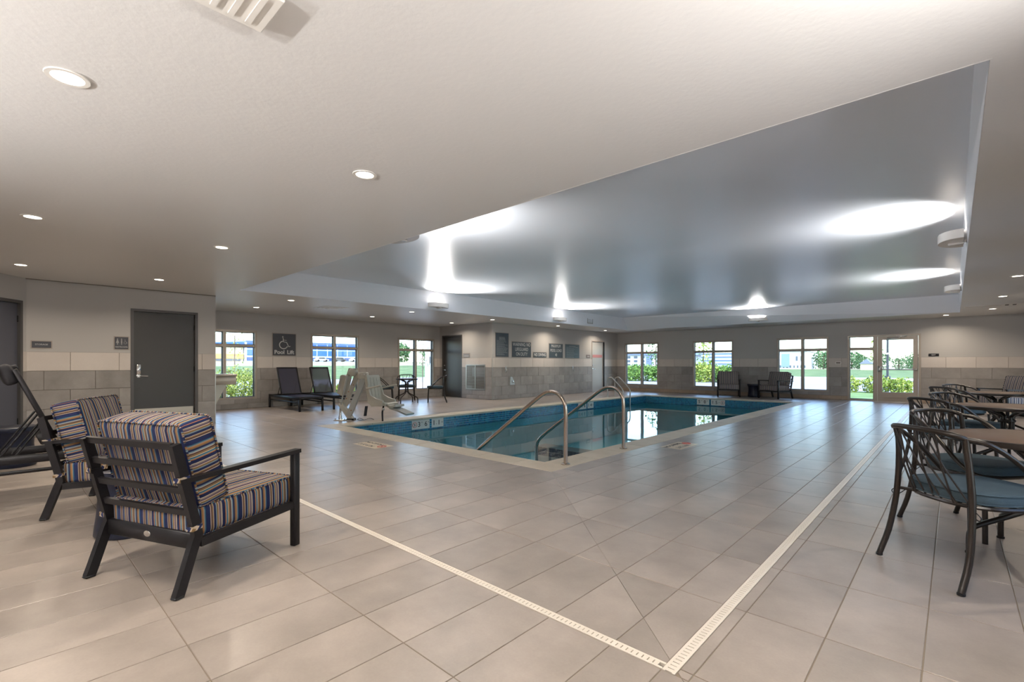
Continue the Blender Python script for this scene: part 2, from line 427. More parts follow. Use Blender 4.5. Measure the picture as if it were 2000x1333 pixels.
def wall(name, kind, pos, s0, s1, holes, offs=0.0, thick=0.22, base='base', top=H + 0.1, tiles=True, ends=(0, 0)):
    """wall along Y (kind 'X', facing +X) or along X (kind 'Y', facing -Y); holes in (s0,z0,s1,z1)"""
    mb = MB()
    for (a, z0, b, z1) in subtract((s0 - ends[0], -0.02, s1 + ends[1], top), holes):
        if kind == 'X': mb.box(pos - thick, a, z0, pos, b, z1)
        else: mb.box(a, pos, z0, b, pos + thick, z1)
    w = mb.build(name, paint_m, kind='structure', smooth=False)
    if not tiles: return w
    # grout bed behind the tiles
    g = MB()
    for (a, z0, b, z1) in subtract((s0, 0.0, s1, 1.373), holes):
        if kind == 'X': g.box(pos, a, z0, pos + 0.004, b, z1)
        else: g.box(a, pos - 0.004, z0, b, pos, z1)
    g.build('grout_bed', wgrout_m, w, smooth=False)
    cache = {}
    for ri, (z0, z1, k) in enumerate(ROWS):
        m = {'light': light_m, 'grey': grey_m, 'base': base_m if base == 'base' else grey_m}[k]
        o = offs + (0.315 if ri in (1, 3) else 0.0)
        n0 = int(math.floor((s0 - o) / 0.63)) - 1
        while o + n0 * 0.63 < s1:
            a, b = max(o + n0 * 0.63, s0), min(o + (n0 + 1) * 0.63, s1); n0 += 1
            if b - a < 0.02: continue
            for (p, q0, q, q1) in subtract((a, z0, b, z1), holes):
                L, Hh = q - p - 0.005, q1 - q0 - 0.005
                if L < 0.02 or Hh < 0.02: continue
                key = (round(L, 3), round(Hh, 3), k)
                if key not in cache:
                    t = MB()
                    if kind == 'X': t.M = Matrix(((0, 0, 1, 0), (1, 0, 0, 0), (0, 1, 0, 0), (0, 0, 0, 1)))
                    else: t.M = Matrix(((1, 0, 0, 0), (0, 0, -1, 0), (0, 1, 0, 0), (0, 0, 0, 1)))
                    c = 0.002; d = 0.012
                    x, y = L / 2, Hh / 2
                    t.add([(-x, -y, 0.002), (x, -y, 0.002), (x, y, 0.002), (-x, y, 0.002), (-x, -y, d - c), (x, -y, d - c), (x, y, d - c), (-x, y, d - c),
                           (-x + c, -y + c, d), (x - c, -y + c, d), (x - c, y - c, d), (-x + c, y - c, d)],
                          [(0, 1, 5, 4), (1, 2, 6, 5), (2, 3, 7, 6), (3, 0, 4, 7), (4, 5, 9, 8), (5, 6, 10, 9), (6, 7, 11, 10), (7, 4, 8, 11), (8, 9, 10, 11)])
                    cache[key] = t.mesh('wall_tile', m, smooth=False)
                ob = link('wall_tile', cache[key], w)
                j = random.uniform(0, 0.0012)
                if kind == 'X': ob.location = (pos + j, (p + q) / 2, (q0 + q1) / 2)
                else: ob.location = ((p + q) / 2, pos - j, (q0 + q1) / 2)
    return w

WIN_L = [(3.22, 0.25, 4.70, 2.06), (6.16, 0.25, 7.69, 2.06), (9.12, 0.25, 10.64, 2.06)]
WIN_F = [(-10.62, 0.24, -9.05, 2.08), (-7.60, 0.24, -6.07, 2.08), (-4.60, 0.24, -3.05, 2.08)]
DOORF = (-2.53, 0.0, -0.72, 2.09)
wall('wall_left', 'X', XW, 2.95, YD, WIN_L, offs=5.104, ends=(0.2, 0.2), base='grey')
wall('wall_left_bay', 'Y', YD, XW, XS, [(-13.56, 0.0, -12.47, 2.19)], offs=-11.0, base='grey', ends=(0, -0.22))
wall('wall_signs', 'X', XS, YD, YF, [(16.70, 0.0, 17.68, 2.15)], offs=11.03, base='grey', ends=(0, 0.2))
wall('wall_far', 'Y', YF, XS, XR, WIN_F + [DOORF], offs=-0.169, ends=(0.2, 0.2))
wall('wall_restroom', 'X', XT, 0.26, 2.93, [(1.595, 0.0, 2.625, 2.17)], offs=0.175, base='grey')
# return of the restroom block, facing the windows (seen only from the side)
mb = MB(); mb.box(XW, 2.71, -0.02, XT - 0.221, 2.93, H + 0.1)
mb.build('wall_return', paint_m, kind='structure', smooth=False)

# angled wall with the storage door at the left edge of the view
AX, AY = -10.78, 0.30
ad = Vector((0.787, -0.617, 0)); an = Vector((0.617, 0.787, 0))
MA = Matrix(((ad.x, 0, an.x, AX), (ad.y, 0, an.y, AY), (0, 1, 0, 0), (0, 0, 0, 1)))
def angled(mb): mb.M = MA; return mb
mb = angled(MB())
for (a, z0, b, z1) in subtract((0.0, -0.02, 4.6, H + 0.1), [(0.09, 0, 1.15, 2.17)]):
    mb.box(a, z0, -0.2, b, z1, 0)
wa = mb.build('wall_angled', paint_m, kind='structure', smooth=False)
for ri, (z0, z1, k) in enumerate(ROWS):
    m = {'light': light_m, 'grey': grey_m, 'base': grey_m}[k]
    x = 1.15
    segs = [(0.0, 0.088)]
    while x < 4.5: segs.append((x, x + 0.625)); x += 0.63
    for a, b in segs:
        t = angled(MB()); t.box(a, z0, 0.001, b, z1 - 0.004, 0.012)
        t.build('wall_tile', m, wa, smooth=False)
# closing walls outside the view
WIN_R = [(2.6, .25, 4.1, 2.06), (5.7, .25, 7.2, 2.06), (8.3, .25, 9.8, 2.06), (11.5, .25, 13.0, 2.06), (14.4, .25, 15.9, 2.06)]
mb = MB()
for b in subtract((YB, -0.02, YF - .02, TOP + .1), WIN_R): mb.box(XR, b[0], b[1], XR + .2, b[2], b[3])
mb.build('wall_right', paint_m, kind='structure', smooth=False)
mb = MB(); mb.box(-7.3, YB - 0.2, -0.02, XR, YB, TOP + .1); mb.build('wall_back', paint_m, kind='structure', smooth=False)

# floor: grout bed with the basin left open
DX0, DX1 = -0.828, -0.775        # long drain (x)
DY0, DY1 = 1.742, 1.790          # short drain (y)
mb = MB()
for (a, b, c, d) in subtract((XW - .2, YB - .2, XR + .2, YF + 0.25), [(CX0, CY0, CX1, CY1), (DX0, DY0, DX1, 17.6), (-9.3, DY0, DX0, DY1)]):
    mb.box(a, b, -0.16, c, d, -0.0035)
mb.box(DX0, DY0, -0.16, DX1, 17.6, -0.05); mb.box(-9.3, DY0, -0.16, DX0, DY1, -0.05)
floor = mb.build('floor', grout_m, kind='structure', smooth=False)

# floor tiles as convex polygons, cut by the drains, the coping and the diagonal joint
def clip(poly, n, d):
    """keep n.p <= d"""
    out = []
    for i in range(len(poly)):
        p, q = poly[i], poly[(i + 1) % len(poly)]
        fp, fq = n[0] * p[0] + n[1] * p[1] - d, n[0] * q[0] + n[1] * q[1] - d
        if fp <= 0: out.append(p)
        if (fp < 0 < fq) or (fq < 0 < fp):
            t = fp / (fp - fq); out.append((p[0] + t * (q[0] - p[0]), p[1] + t * (q[1] - p[1])))
    return out
def parea(P): return abs(sum(P[i][0] * P[(i + 1) % len(P)][1] - P[(i + 1) % len(P)][0] * P[i][1] for i in range(len(P)))) / 2
G = 0.0050
xs = []
x = -0.722 - 0.3165 * 0
while x < XR: xs.append(x); x += 0.3165
xl = []
x = -1.056
while x > XW - 0.2: xl.append(x); x -= 0.3247
xs = sorted(xl) + [DX0 - 0.0, ] + xs
xs = sorted(set([XW - 0.1] + xs + [XR + 0.05]))
ys = [1.163 + 0.6265 * k for k in range(-8, 30)]
ys = [y for y in ys if YB - 0.7 < y < YF + 0.7]
obst = [(CX0, CY0, CX1, CY1), (DX0, DY0, DX1, 17.6), (-9.3, DY0, DX0, DY1)]
solids = [(-20, -5, XT - 0.003, 2.93), (-20, YD, XS, 25)]
dn = Vector((-3.22 + 0.80, 4.10 - 1.79)); dn.normalize(); dnn = (dn.y, -dn.x); dd = dnn[0] * -0.80 + dnn[1] * 1.79
tiles = []
for i in range(len(xs) - 1):
    for j in range(len(ys) - 1):
        r = (xs[i], max(ys[j], YB), min(xs[i + 1], XR), min(ys[j + 1], YF + 0.02))
        if r[2] - r[0] < .02 or r[3] - r[1] < .02: continue
        for q in subtract(r, solids + obst):
            if q[2] - q[0] < .02 or q[3] - q[1] < .02: continue
            P = [(q[0] + G / 2, q[1] + G / 2), (q[2] - G / 2, q[1] + G / 2), (q[2] - G / 2, q[3] - G / 2), (q[0] + G / 2, q[3] - G / 2)]
            # angled wall
            P = clip(P, (-an.x, -an.y), -(an.x * AX + an.y * AY)) if q[0] < -7 and q[1] < 0.5 else P
            if len(P) < 3: continue
            inside = q[2] > -3.3 and q[0] < -0.75 and q[1] < 4.2 and q[3] > 1.7
            if inside:
                a = clip(P, dnn, dd - 0.0014); b = clip(P, (-dnn[0], -dnn[1]), -dd - 0.0014)
                parts = [t for t in (a, b) if len(t) > 2 and parea(t) > 2e-4]
            else: parts = [P]
            tiles += parts
th0 = radians(42.87)
def score(P):
    cx = sum(p[0] for p in P) / len(P); cy = sum(p[1] for p in P) / len(P)
    r = cx * cos(th0) + cy * sin(th0); w = -cx * sin(th0) + cy * cos(th0)
    if w < 0.9 or abs(r / w) > 1.12: return 0
    if 1.18 / w > 0.80: return 0
    return parea(P) / (w ** 3)
tiles.sort(key=score, reverse=True)
def tile_mb(mb, P, cx=0, cy=0, dz=0.0):
    n = len(P); c = 0.0016
    mx = sum(p[0] for p in P) / n; my = sum(p[1] for p in P) / n
    def ins(p):
        dx, dy = mx - p[0], my - p[1]; return (p[0] + (c if dx > 0 else -c) - cx, p[1] + (c if dy > 0 else -c) - cy)
    low = [(p[0] - cx, p[1] - cy, -0.0035) for p in P]; mid = [(p[0] - cx, p[1] - cy, -0.0012 + dz) for p in P]; topv = [(*ins(p), dz) for p in P]
    F = [(i, (i + 1) % n, n + (i + 1) % n, n + i) for i in range(n)] + [(n + i, n + (i + 1) % n, 2 * n + (i + 1) % n, 2 * n + i) for i in range(n)] + [tuple(range(2 * n, 3 * n))]
    mb.add(low + mid + topv, F)
cache = {}
for P in tiles[:300]:
    cx = sum(p[0] for p in P) / len(P); cy = sum(p[1] for p in P) / len(P)
    key = tuple((round(p[0] - cx, 3), round(p[1] - cy, 3)) for p in P)
    if key not in cache:
        mb = MB(); tile_mb(mb, P, cx, cy); cache[key] = mb.mesh('floor_tile', floor_m, smooth=False)
    ob = link('floor_tile', cache[key], floor); ob.location = (cx, cy, 0)
mb = MB()
for P in tiles[300:]: tile_mb(mb, P)
mb.build('distant_floor_tiles', floor_m, floor, smooth=False, kind='stuff')

# ceilings
def ring_prism(mb, outer, inner, z0, z1):
    for (a, b, c, d) in subtract(outer, [inner]): mb.box(a, b, z0, c, d, z1)
mb = MB()
ox0, oy0, ox1, oy1 = XW - .2, YB - .2, XR + .2, YF + .22
ring_prism(mb, (ox0, oy0, ox1, oy1), (TXa, TYa, TXb, TYb), H, H + 0.06)
ceil = mb.build('ceiling', ceil_m, kind='structure', smooth=False)
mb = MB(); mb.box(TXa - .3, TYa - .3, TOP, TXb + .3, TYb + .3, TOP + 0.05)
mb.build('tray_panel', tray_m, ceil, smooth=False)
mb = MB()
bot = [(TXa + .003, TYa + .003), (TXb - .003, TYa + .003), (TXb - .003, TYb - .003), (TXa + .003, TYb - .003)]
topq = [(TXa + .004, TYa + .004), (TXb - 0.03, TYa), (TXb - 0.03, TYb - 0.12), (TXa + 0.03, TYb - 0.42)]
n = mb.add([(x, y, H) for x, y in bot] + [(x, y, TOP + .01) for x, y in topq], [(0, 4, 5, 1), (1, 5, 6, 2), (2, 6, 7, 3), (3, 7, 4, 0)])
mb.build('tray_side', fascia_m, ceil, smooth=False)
mb = MB()
for q in subtract((TXa - .006, TYa - .006, TXb + .006, TYb + .006), [(TXa + .002, TYa + .002, TXb - .002, TYb - .002)]): mb.box(q[0], q[1], H - .0006, q[2], q[3], H + .001)
mb.build('tray_edge', ceil_m, ceil, smooth=False)
mb = MB(); mb.box(ox0, oy0, TOP + .12, ox1, oy1, TOP + .3); mb.build('roof', grout_m, kind='structure', smooth=False)
mb = MB()   # outer parapet closes the void above the soffit
for b in subtract((ox0, oy0, ox1, oy1), [(ox0 + .1, oy0 + .1, ox1 - .1, oy1 - .1)]): mb.box(b[0], b[1], H + .06, b[2], b[3], TOP + .12)
mb.build('parapet', paint_m, kind='structure', smooth=False)
# thin metal edge where the left walls meet the soffit
mb = MB(); mb.box(XT, 0.26, H - 0.012, XT + 0.012, 2.93, H - 0.001); mb.build('trim_1', wgrout_m, kind='structure', smooth=False)

# ------------------------------------------------------------------ windows
def bars(mb, a0, z0, a1, z1, w, d0, d1):
    mb.box(a0, z0, d0, a0 + w, z1, d1); mb.box(a1 - w, z0, d0, a1, z1, d1)
    mb.box(a0 + w, z1 - w, d0, a1 - w, z1, d1); mb.box(a0 + w, z0, d0, a1 - w, z0 + w, d1)
TR = 1.655
def window(nm, M, a0, z0, a1, z1, mull):
    root = thing(nm, None, None, M=M, kind='structure')
    mb = MB(); bars(mb, a0, z0, a1, z1, 0.055, -0.14, 0.014); mb.build('window_frame', alu_m, root, smooth=False)
    mb = MB(); mb.box(mull - 0.035, z0 + .055, -0.13, mull + 0.035, z1 - .055, 0.004); mb.build('mullion', alu_m, root, smooth=False)
    for p, q in ((a0 + .055, mull - .035), (mull + .035, a1 - .055)):
        mb = MB(); mb.box(p, TR - 0.03, -0.12, q, TR + 0.03, -0.004); mb.build('transom', alu_m, root, smooth=False)
        for y0, y1 in ((z0 + .055, TR - .03), (TR + .03, z1 - .055)):
            mb = MB(); bars(mb, p, y0, q, y1, 0.014, -0.105, -0.05); mb.build('gasket', dark_gasket, root, smooth=False)
            mb = MB(); mb.box(p + .014, y0 + .014, -0.084, q - .014, y1 - .014, -0.076); mb.build('pane', pane_m, root, smooth=False)
    return root
k = 1
for (a, z0, b, z1) in WIN_L: window('window_%d' % k, WX(XW), a, z0, b, z1, (a + b) / 2 - 0.03); k += 1
for (a, z0, b, z1) in WIN_F: window('window_%d' % k, WY(YF), a, z0, b, z1, (a + b) / 2 + 0.01); k += 1

MR = Matrix(((0, 0, -1, XR), (-1, 0, 0, 0), (0, 1, 0, 0), (0, 0, 0, 1)))
for (a, z0, b, z1) in WIN_R: window('window_%d' % k, MR, -b, z0, -a, z1, -(a + b) / 2); k += 1
# glazed entrance: sidelight and door
root = thing('door_1', None, None, M=WY(YF), kind='structure')
a, _, b, z1 = DOORF
mb = MB(); bars(mb, a, 0.0, -1.81, z1, 0.05, -0.14, 0.014); mb.build('sidelight_frame', alu_m, root, smooth=False)
mb = MB(); mb.box(a + .05, TR - .03, -0.12, -1.86, TR + .03, 0); mb.build('transom', alu_m, root, smooth=False)
for y0, y1 in ((0.05, TR - .03), (TR + .03, z1 - .05)):
    mb = MB(); mb.box(a + .05, y0, -0.084, -1.86, y1, -0.076); mb.build('pane', pane_m, root, smooth=False)
    mb = MB(); bars(mb, a + .05, y0, -1.86, y1, 0.014, -0.105, -0.05); mb.build('gasket', dark_gasket, root, smooth=False)
mb = MB(); mb.box(-1.81, 0, -0.14, -1.76, z1, 0.014); mb.box(b - .06, 0, -0.14, b, z1, 0.014); mb.box(-1.76, z1 - .05, -0.14, b - .06, z1, 0.014)
mb.build('door_frame', alu_m, root, smooth=False)
leaf = MB(); bars(leaf, -1.755, 0.012, b - .065, z1 - .055, 0.115, -0.06, -0.014); leaf.box(-1.64, 0.12, -0.06, b - .18, 0.30, -0.014)
lf = leaf.build('door_leaf', alu_m, root, smooth=False)
mb = MB(); mb.box(-1.64, 0.30, -0.042, b - .18, z1 - .17, -0.034); mb.build('pane', pane_m, lf, smooth=False)
mb = MB(); mb.tube([(-1.70, 1.0, 0.03), (-0.84, 1.0, 0.03)], 0.016, 10); mb.bbox(-1.745, 0.93, -0.012, -1.66, 1.10, 0.04, .006); mb.bbox(-0.86, 0.97, -0.012, -0.80, 1.03, 0.04, .006)
mb.build('panic_bar', steel_m, lf)
mb = MB(); mb.bbox(-1.52, 1.92, -0.013, -1.20, 1.985, 0.05, .008); mb.tube([(-1.25, 2.0, 0.03), (-1.05, 2.02, 0.05), (-1.3, 2.045, 0.02)], 0.008, 6)
mb.build('door_closer', steel_m, lf)
mb = MB(); mb.box(-1.81, 0.0, -0.14, b, 0.012, 0.02); mb.build('threshold', steel_m, root, smooth=False)

def solid_door(nm, M, a0, a1, z1, mat, fmat, hinge_right, lever, kick=False, keycard=False, label=None, recess=-0.05):
    root = thing(nm, None, None, M=M, kind='structure')
    mb = MB(); f = 0.045
    mb.box(a0, 0, -0.14, a0 + f, z1, 0.012); mb.box(a1 - f, 0, -0.14, a1, z1, 0.012); mb.box(a0 + f, z1 - f, -0.14, a1 - f, z1, 0.012)
    mb.build('door_frame', fmat, root, smooth=False)
    mb = MB(); mb.box(a0, -.01, -.215, a1, z1, -.15); mb.build('backing', black_m, root, smooth=False)  # dark box added behind the leaf to block light leaking under it
    mb = MB(); mb.box(a0 + f + .003, 0.004, recess - 0.045, a1 - f - .003, z1 - f - .003, recess); lf = mb.build('door_leaf', mat, root, smooth=False)
    hx = (a1 - f - .004) if hinge_right else (a0 + f + .004)
    for hz in (0.28, 1.08, 1.88):
        mb = MB(); mb.M = Matrix.Translation((hx, hz, recess + .006)) @ Matrix.Rotation(-pi / 2, 4, 'X'); mb.lathe([(0.008, -0.05), (0.008, 0.05)], 8)
        mb.build('hinge', black_m, lf)
    lx = (a0 + f + .075) if hinge_right else (a1 - f - .075); s = 1 if hinge_right else -1
    if keycard:
        mb = MB(); mb.bbox(lx - .034, 0.98, recess, lx + .034, 1.17, recess + .022, .006); mb.build('card_lock', chrome_m, lf)
    else:
        mb = MB(); mb.M = Matrix.Translation((lx, 1.12, recess)); mb.lathe([(0.026, 0), (0.026, 0.014), (0.012, 0.02)], 16); mb.build('deadbolt', chrome_m, lf)
    mb = MB(); mb.M = Matrix.Translation((lx, 0.96, recess)); mb.lathe([(0.03, 0), (0.03, 0.01), (0.011, 0.012), (0.011, 0.05)], 16)
    mb.M = None; mb.tube([(lx, 0.96, recess + .045), (lx + s * .04, 0.96, recess + .052), (lx + s * .13, 0.955, recess + .050)], 0.009, 8, smooth=3)
    mb.build('lever_handle', chrome_m, lf)
    if kick:
        mb = MB(); mb.box(a0 + f + .02, 0.02, recess, a1 - f - .02, 0.36, recess + .003); mb.build('kick_plate', kick_m, lf, smooth=False)
    return root, lf
solid_door('door_2', WX(XT), 1.595, 2.625, 2.17, door_m, doorframe_m, True, None, kick=True, keycard=True)
solid_door('door_3', WY(YD), -13.56, -12.47, 2.19, door_m, doorframe_m, True, None, recess=-0.02)
r4, l4 = solid_door('door_4', WX(XS), 16.70, 17.68, 2.15, paledoor_m, signrim_m, True, None, recess=-0.03)
mb = MB(); mb.box(16.82, 1.44, -0.03, 17.55, 1.56, -0.026); mb.build('red_notice_strip', simple('faded_red_notice', (0.55, 0.24, 0.24), .5), l4, smooth=False)
mb = MB(); mb.box(17.625, 0.02, -0.029, 17.676, 2.10, 0.0135); mb.build('dark_seal', black_m, r4, smooth=False)
solid_door('door_5', MA, 0.09, 1.15, 2.17, simple('slate_door_paint', (0.075, 0.078, 0.098), 0.3), doorframe_m, False, None, recess=-0.03)
# metal corner beads of the tiled corners
mb = MB(); mb.box(XS + .001, YD - .012, 0, XS + .014, YD - .001, 1.373); mb.build('trim_2', steel_m, kind='structure', smooth=False)
mb = MB(); mb.box(XT + .001, 2.918, 0, XT + .014, 2.93, 1.373); mb.build('trim_3', steel_m, kind='structure', smooth=False)

# ------------------------------------------------------------------ pool
pool = thing('swimming_pool', 'rectangular indoor swimming pool with beige coping and blue mosaic band', 'pool', (-6.04, 10.5, 0))
pool.location = (0, 0, 0)
mb = MB()
zf = -1.25; t = 0.15
mb.box(PX0 - t, PY0 - t, zf - .1, PX1 + t, PY1 + t, zf)
mb.box(PX0 - t, PY0 - t, zf, PX0 - .008, PY1 + t, -0.035); mb.box(PX1 + .008, PY0 - t, zf, PX1 + t, PY1 + t, -0.035)
mb.box(PX0 - .008, PY0 - t, zf, PX1 + .008, PY0 - .008, -0.035); mb.box(PX0 - .008, PY1 + .008, zf, PX1 + .008, PY1 + t, -0.035)
mb.build('basin', plaster_m, pool, smooth=False)
# mosaic waterline band
g = MB(); m = MB()
def mosaic(mb, x0, y0, x1, y1, z0, rows, nx, ny, s=0.05):
    L = hypot(x1 - x0, y1 - y0); n = int(round(L / s)); dx, dy = (x1 - x0) / L, (y1 - y0) / L; st = L / n; q = 0.006
    for i in range(n):
        for r in range(rows):
            a, b = i * st + q / 2, (i + 1) * st - q / 2; zt = z0 - r * s - q / 2; zb = z0 - (r + 1) * s + q / 2
            P = [(x0 + dx * a, y0 + dy * a), (x0 + dx * b, y0 + dy * b)]; o = 0.006
            vs = [(P[0][0], P[0][1], zb), (P[1][0], P[1][1], zb), (P[1][0], P[1][1], zt), (P[0][0], P[0][1], zt)]
            vs += [(v[0] + nx * o, v[1] + ny * o, v[2]) for v in vs]
            F = [(4, 5, 6, 7), (0, 1, 5, 4), (1, 2, 6, 5), (2, 3, 7, 6), (3, 0, 4, 7)]
            mb.add(vs, [f[::-1] for f in F] if (dx * ny - dy * nx) > 0 else F)
mosaic(m, PX0 - .004, PY0, PX0 - .004, PY1, -0.045, 5, 1, 0)
mosaic(m, PX0, PY1 + .004, PX1, PY1 + .004, -0.045, 5, 0, -1)
mosaic(m, PX1 + .004, PY0, PX1 + .004, PY1, -0.045, 5, -1, 0)
mosaic(m, PX0, PY0 - .004, PX1, PY0 - .004, -0.045, 5, 0, 1)
m.build('mosaic_band', pooltile_m, pool, smooth=False, kind='stuff')
g.box(PX0 - .009, PY0 - .009, -.30, PX0 - .004, PY1 + .009, -.036); g.box(PX1 + .004, PY0 - .009, -.30, PX1 + .009, PY1 + .009, -.036)
g.box(PX0 - .004, PY1 + .004, -.30, PX1 + .004, PY1 + .009, -.036); g.box(PX0 - .004, PY0 - .009, -.30, PX1 + .004, PY0 - .004, -.036)
g.build('band_grout', poolgrout_m, pool, smooth=False)
mb = MB(); N = 24
vs = []; F = []
for i in range(N + 1):
    for j in range(N + 1): vs.append((PX0 - .003 + (PX1 - PX0 + .006) * i / N, PY0 - .003 + (PY1 - PY0 + .006) * j / N, -0.262))
for i in range(N):
    for j in range(N): a = i * (N + 1) + j; F.append((a, a + N + 1, a + N + 2, a + 1))
mb.add(vs, F); mb.build('water', water_m, pool, smooth=False)
# coping stones
def coping(x0, y0, x1, y1, along):
    L = (x1 - x0) if along == 'x' else (y1 - y0); n = max(1, int(round(L / 0.61))); st = L / n
    for i in range(n):
        q = 0.0025
        mb = MB()
        if along == 'x': mb.bbox(x0 + i * st + q, y0, -0.036, x0 + (i + 1) * st - q, y1, 0.002, .006)
        else: mb.bbox(x0, y0 + i * st + q, -0.036, x1, y0 + (i + 1) * st - q, 0.002, .006)
        mb.build('coping_stone', coping_m, pool, smooth=False)
ov = 0.02
coping(CX0 + .004, CY0 + .004, CX1 - .004, PY0 + ov, 'x'); coping(CX0 + .004, PY1 - ov, CX1 - .004, CY1 - .004, 'x')
coping(CX0 + .004, PY0 + ov, PX0 + ov, PY1 - ov, 'y'); coping(PX1 - ov, PY0 + ov, CX1 - .004, PY1 - ov, 'y')
mb = MB()
for b in subtract((CX0, CY0, CX1, CY1), [(PX0 - .009, PY0 - .009, PX1 + .009, PY1 + .009)]): mb.box(b[0], b[1], -0.16, b[2], b[3], -0.037)
mb.build('coping_bed', grout_m, pool, smooth=False)
# entry steps below the water and the tiled divider wall beside them
mb = MB()
for k, (xx, zz) in enumerate(((-4.05, -0.46), (-4.50, -0.72), (-4.95, -0.98))): mb.box(xx, PY0, zf, PX1, 6.45, zz)
mb.build('entry_steps', plaster_m, pool, smooth=False)
mb = MB()
for xx, zz in ((-4.05, -0.46), (-4.50, -0.72), (-4.95, -0.98)): mb.box(xx, PY0, zz, xx + .05, 6.45, zz + .006)
mb.build('step_nosing', darktile_m, pool, smooth=False)
mb = MB(); mb.box(-5.45, 6.47, zf, PX1, 6.78, -0.275); mb.build('divider_wall', simple('divider_top', (0.28, 0.27, 0.27), .6), pool, smooth=False)
m = MB(); mosaic(m, -5.45, 6.47, PX1, 6.47, -0.278, 2, 0, -1, 0.075); mosaic(m, -5.45, 6.78, -5.45, 6.47, -0.278, 2, -1, 0, 0.075)
m.build('divider_tiles', darktile_m, pool, smooth=False, kind='stuff')

# depth markers on the waterline band
def marker(M, x0, x1, z0, z1, items, label, ptype='depth_marker'):
    r = thing(ptype, label, 'pool marker', M=M)
    mb = MB(); mb.box(x0, z0, 0.003, x1, z1, 0.009); mb.build('plate', label_m, r, smooth=False)
    for it in items:
        if it[0] == 'no':
            mb = MB(); mb.tube([(it[1] + it[3] * cos(a * pi / 9), it[2] + it[3] * sin(a * pi / 9), 0.0095) for a in range(18)], 0.006, 5, closed=True)
            mb.build('no_diving_ring', red_m, r)
            mb = MB(); c = it[3] * .6; mb.tube([(it[1] - c * .4, it[2] - c, 0.0095), (it[1] + c * .1, it[2] + .01, 0.0095), (it[1] - c * .1, it[2] + c, 0.0095)], 0.006, 5)
            mb.tube([(it[1] - c * .7, it[2] + c * .7, 0.010), (it[1] + c * .7, it[2] - c * .7, 0.010)], 0.004, 5)
            mb.build('diver_symbol', blackpaint_m, r)
        else:
            text('numeral', it[0], it[3], it[1], it[2], 0.0095, r, blackpaint_m, bold=0.002 if it[3] > .05 else 0)
    return r
xm = PX0
marker(WX(xm), 6.00, 6.47, -0.235, -0.045, [('no', 6.075, -.14, .055), ('3', 6.19, -.14, .15), ('FT', 6.265, -.10, .04), ('6', 6.37, -.14, .15), ('IN', 6.44, -.10, .035)], 'white depth tile reading 3 and 6 on the left pool edge')
marker(WX(xm), 6.53, 6.86, -0.235, -0.045, [('1', 6.59, -.14, .15), ('1', 6.73, -.14, .15), ('.', 6.66, -.14, .1), ('M', 6.82, -.14, .05)], 'white depth tile reading 11 right of the 3 6 tile')
marker(WX(xm), 12.15, 12.60, -0.235, -0.045, [('no', 12.22, -.14, .055), ('4', 12.35, -.14, .15), ('6', 12.5, -.14, .15)], 'white depth tile reading 4 6 seen between the bronze handrails')
marker(WX(xm), 12.66, 13.0, -0.235, -0.045, [('1', 12.72, -.14, .15), ('4', 12.86, -.14, .15), ('M', 12.95, -.14, .05)], 'white depth tile reading 1 4 M beside the far ladder side')
marker(WY(PY1), -6.56, -6.14, -0.235, -0.045, [('5', -6.48, -.14, .15), ('FT', -6.40, -.10, .04), ('0', -6.29, -.14, .15), ('IN', -6.20, -.10, .04)], 'white depth tile reading 5 0 on the far pool edge')
marker(WY(PY1), -6.08, -5.62, -0.235, -0.045, [('1', -6.02, -.14, .15), ('.', -5.96, -.14, .1), ('5', -5.90, -.14, .15), ('M', -5.81, -.14, .05), ('no', -5.70, -.14, .055)], 'white depth tile reading 15 with a red no-diving ring, on the far pool edge')

# inlaid deck markers
def deck_marker(x, y, rz, label):
    r = thing('deck_marker', label, 'pool marker', (x, y, 0), rz)
    for i in range(4):
        for j in range(2):
            mb = MB(); mb.box(-0.31 + i * .155, -0.155 + j * .155, -0.003, -0.31 + i * .155 + .15, -0.155 + j * .155 + .15, 0.0012)
            mb.build('marker_tile', marker_m, r, smooth=False)
    text('lettering', 'NO DIVING', 0.095, -0.06, 0.075, 0.0016, r, blackpaint_m, depth=.0004, bold=.002)
    text('lettering', '3 FT 6 IN', 0.095, -0.06, -0.08, 0.0016, r, blackpaint_m, depth=.0004, bold=.002)
    mb = MB(); mb.tube([(0.23 + .06 * cos(a * pi / 8), .06 * sin(a * pi / 8), 0.0016) for a in range(16)], 0.006, 5, closed=True); mb.tube([(0.19, .04, .0016), (.27, -.04, .0016)], .005, 5)
    mb.build('red_symbol', red_m, r)
deck_marker(-6.19, 3.70, 0, 'cream inlaid NO DIVING deck marker left of the pool corner')
deck_marker(-2.90, 6.68, pi / 2, 'cream inlaid NO DIVING deck marker right of the pool edge')

# ------------------------------------------------------------------ floor drains
def drain(x0, y0, x1, y1, along, label):
    r = thing('channel_drain', label, 'drain', (x0, y0, 0))
    L = (x1 - x0) if along == 'x' else (y1 - y0); W = (y1 - y0) if along == 'x' else (x1 - x0)
    def B(mb, a, b, c, d, z0, z1):
        if along == 'x': mb.box(a, c, z0, b, d, z1)
        else: mb.box(c, a, z0, d, b, z1)
    mb = MB(); B(mb, 0, L, 0.001, W - .001, -0.048, -0.012); mb.build('channel', draindark_m, r, smooth=False)
    mb = MB(); B(mb, 0, L, 0.001, 0.013, -0.012, 0.0008); B(mb, 0, L, W - .013, W - .001, -0.012, 0.0008); mb.build('edge_rail', drain_m, r, smooth=False)
    mb = MB(); p = 0.0238; n = int(L / p)
    for i in range(n): B(mb, i * p + .005, (i + 1) * p, 0.013, W - .013, -0.010, 0.0004)
    mb.build('grate_bars', drain_m, r, smooth=False, kind='stuff')
drain(-9.3, DY0, DX0 - .001, DY1, 'x', 'white slotted drain strip running left behind the near striped armchair')
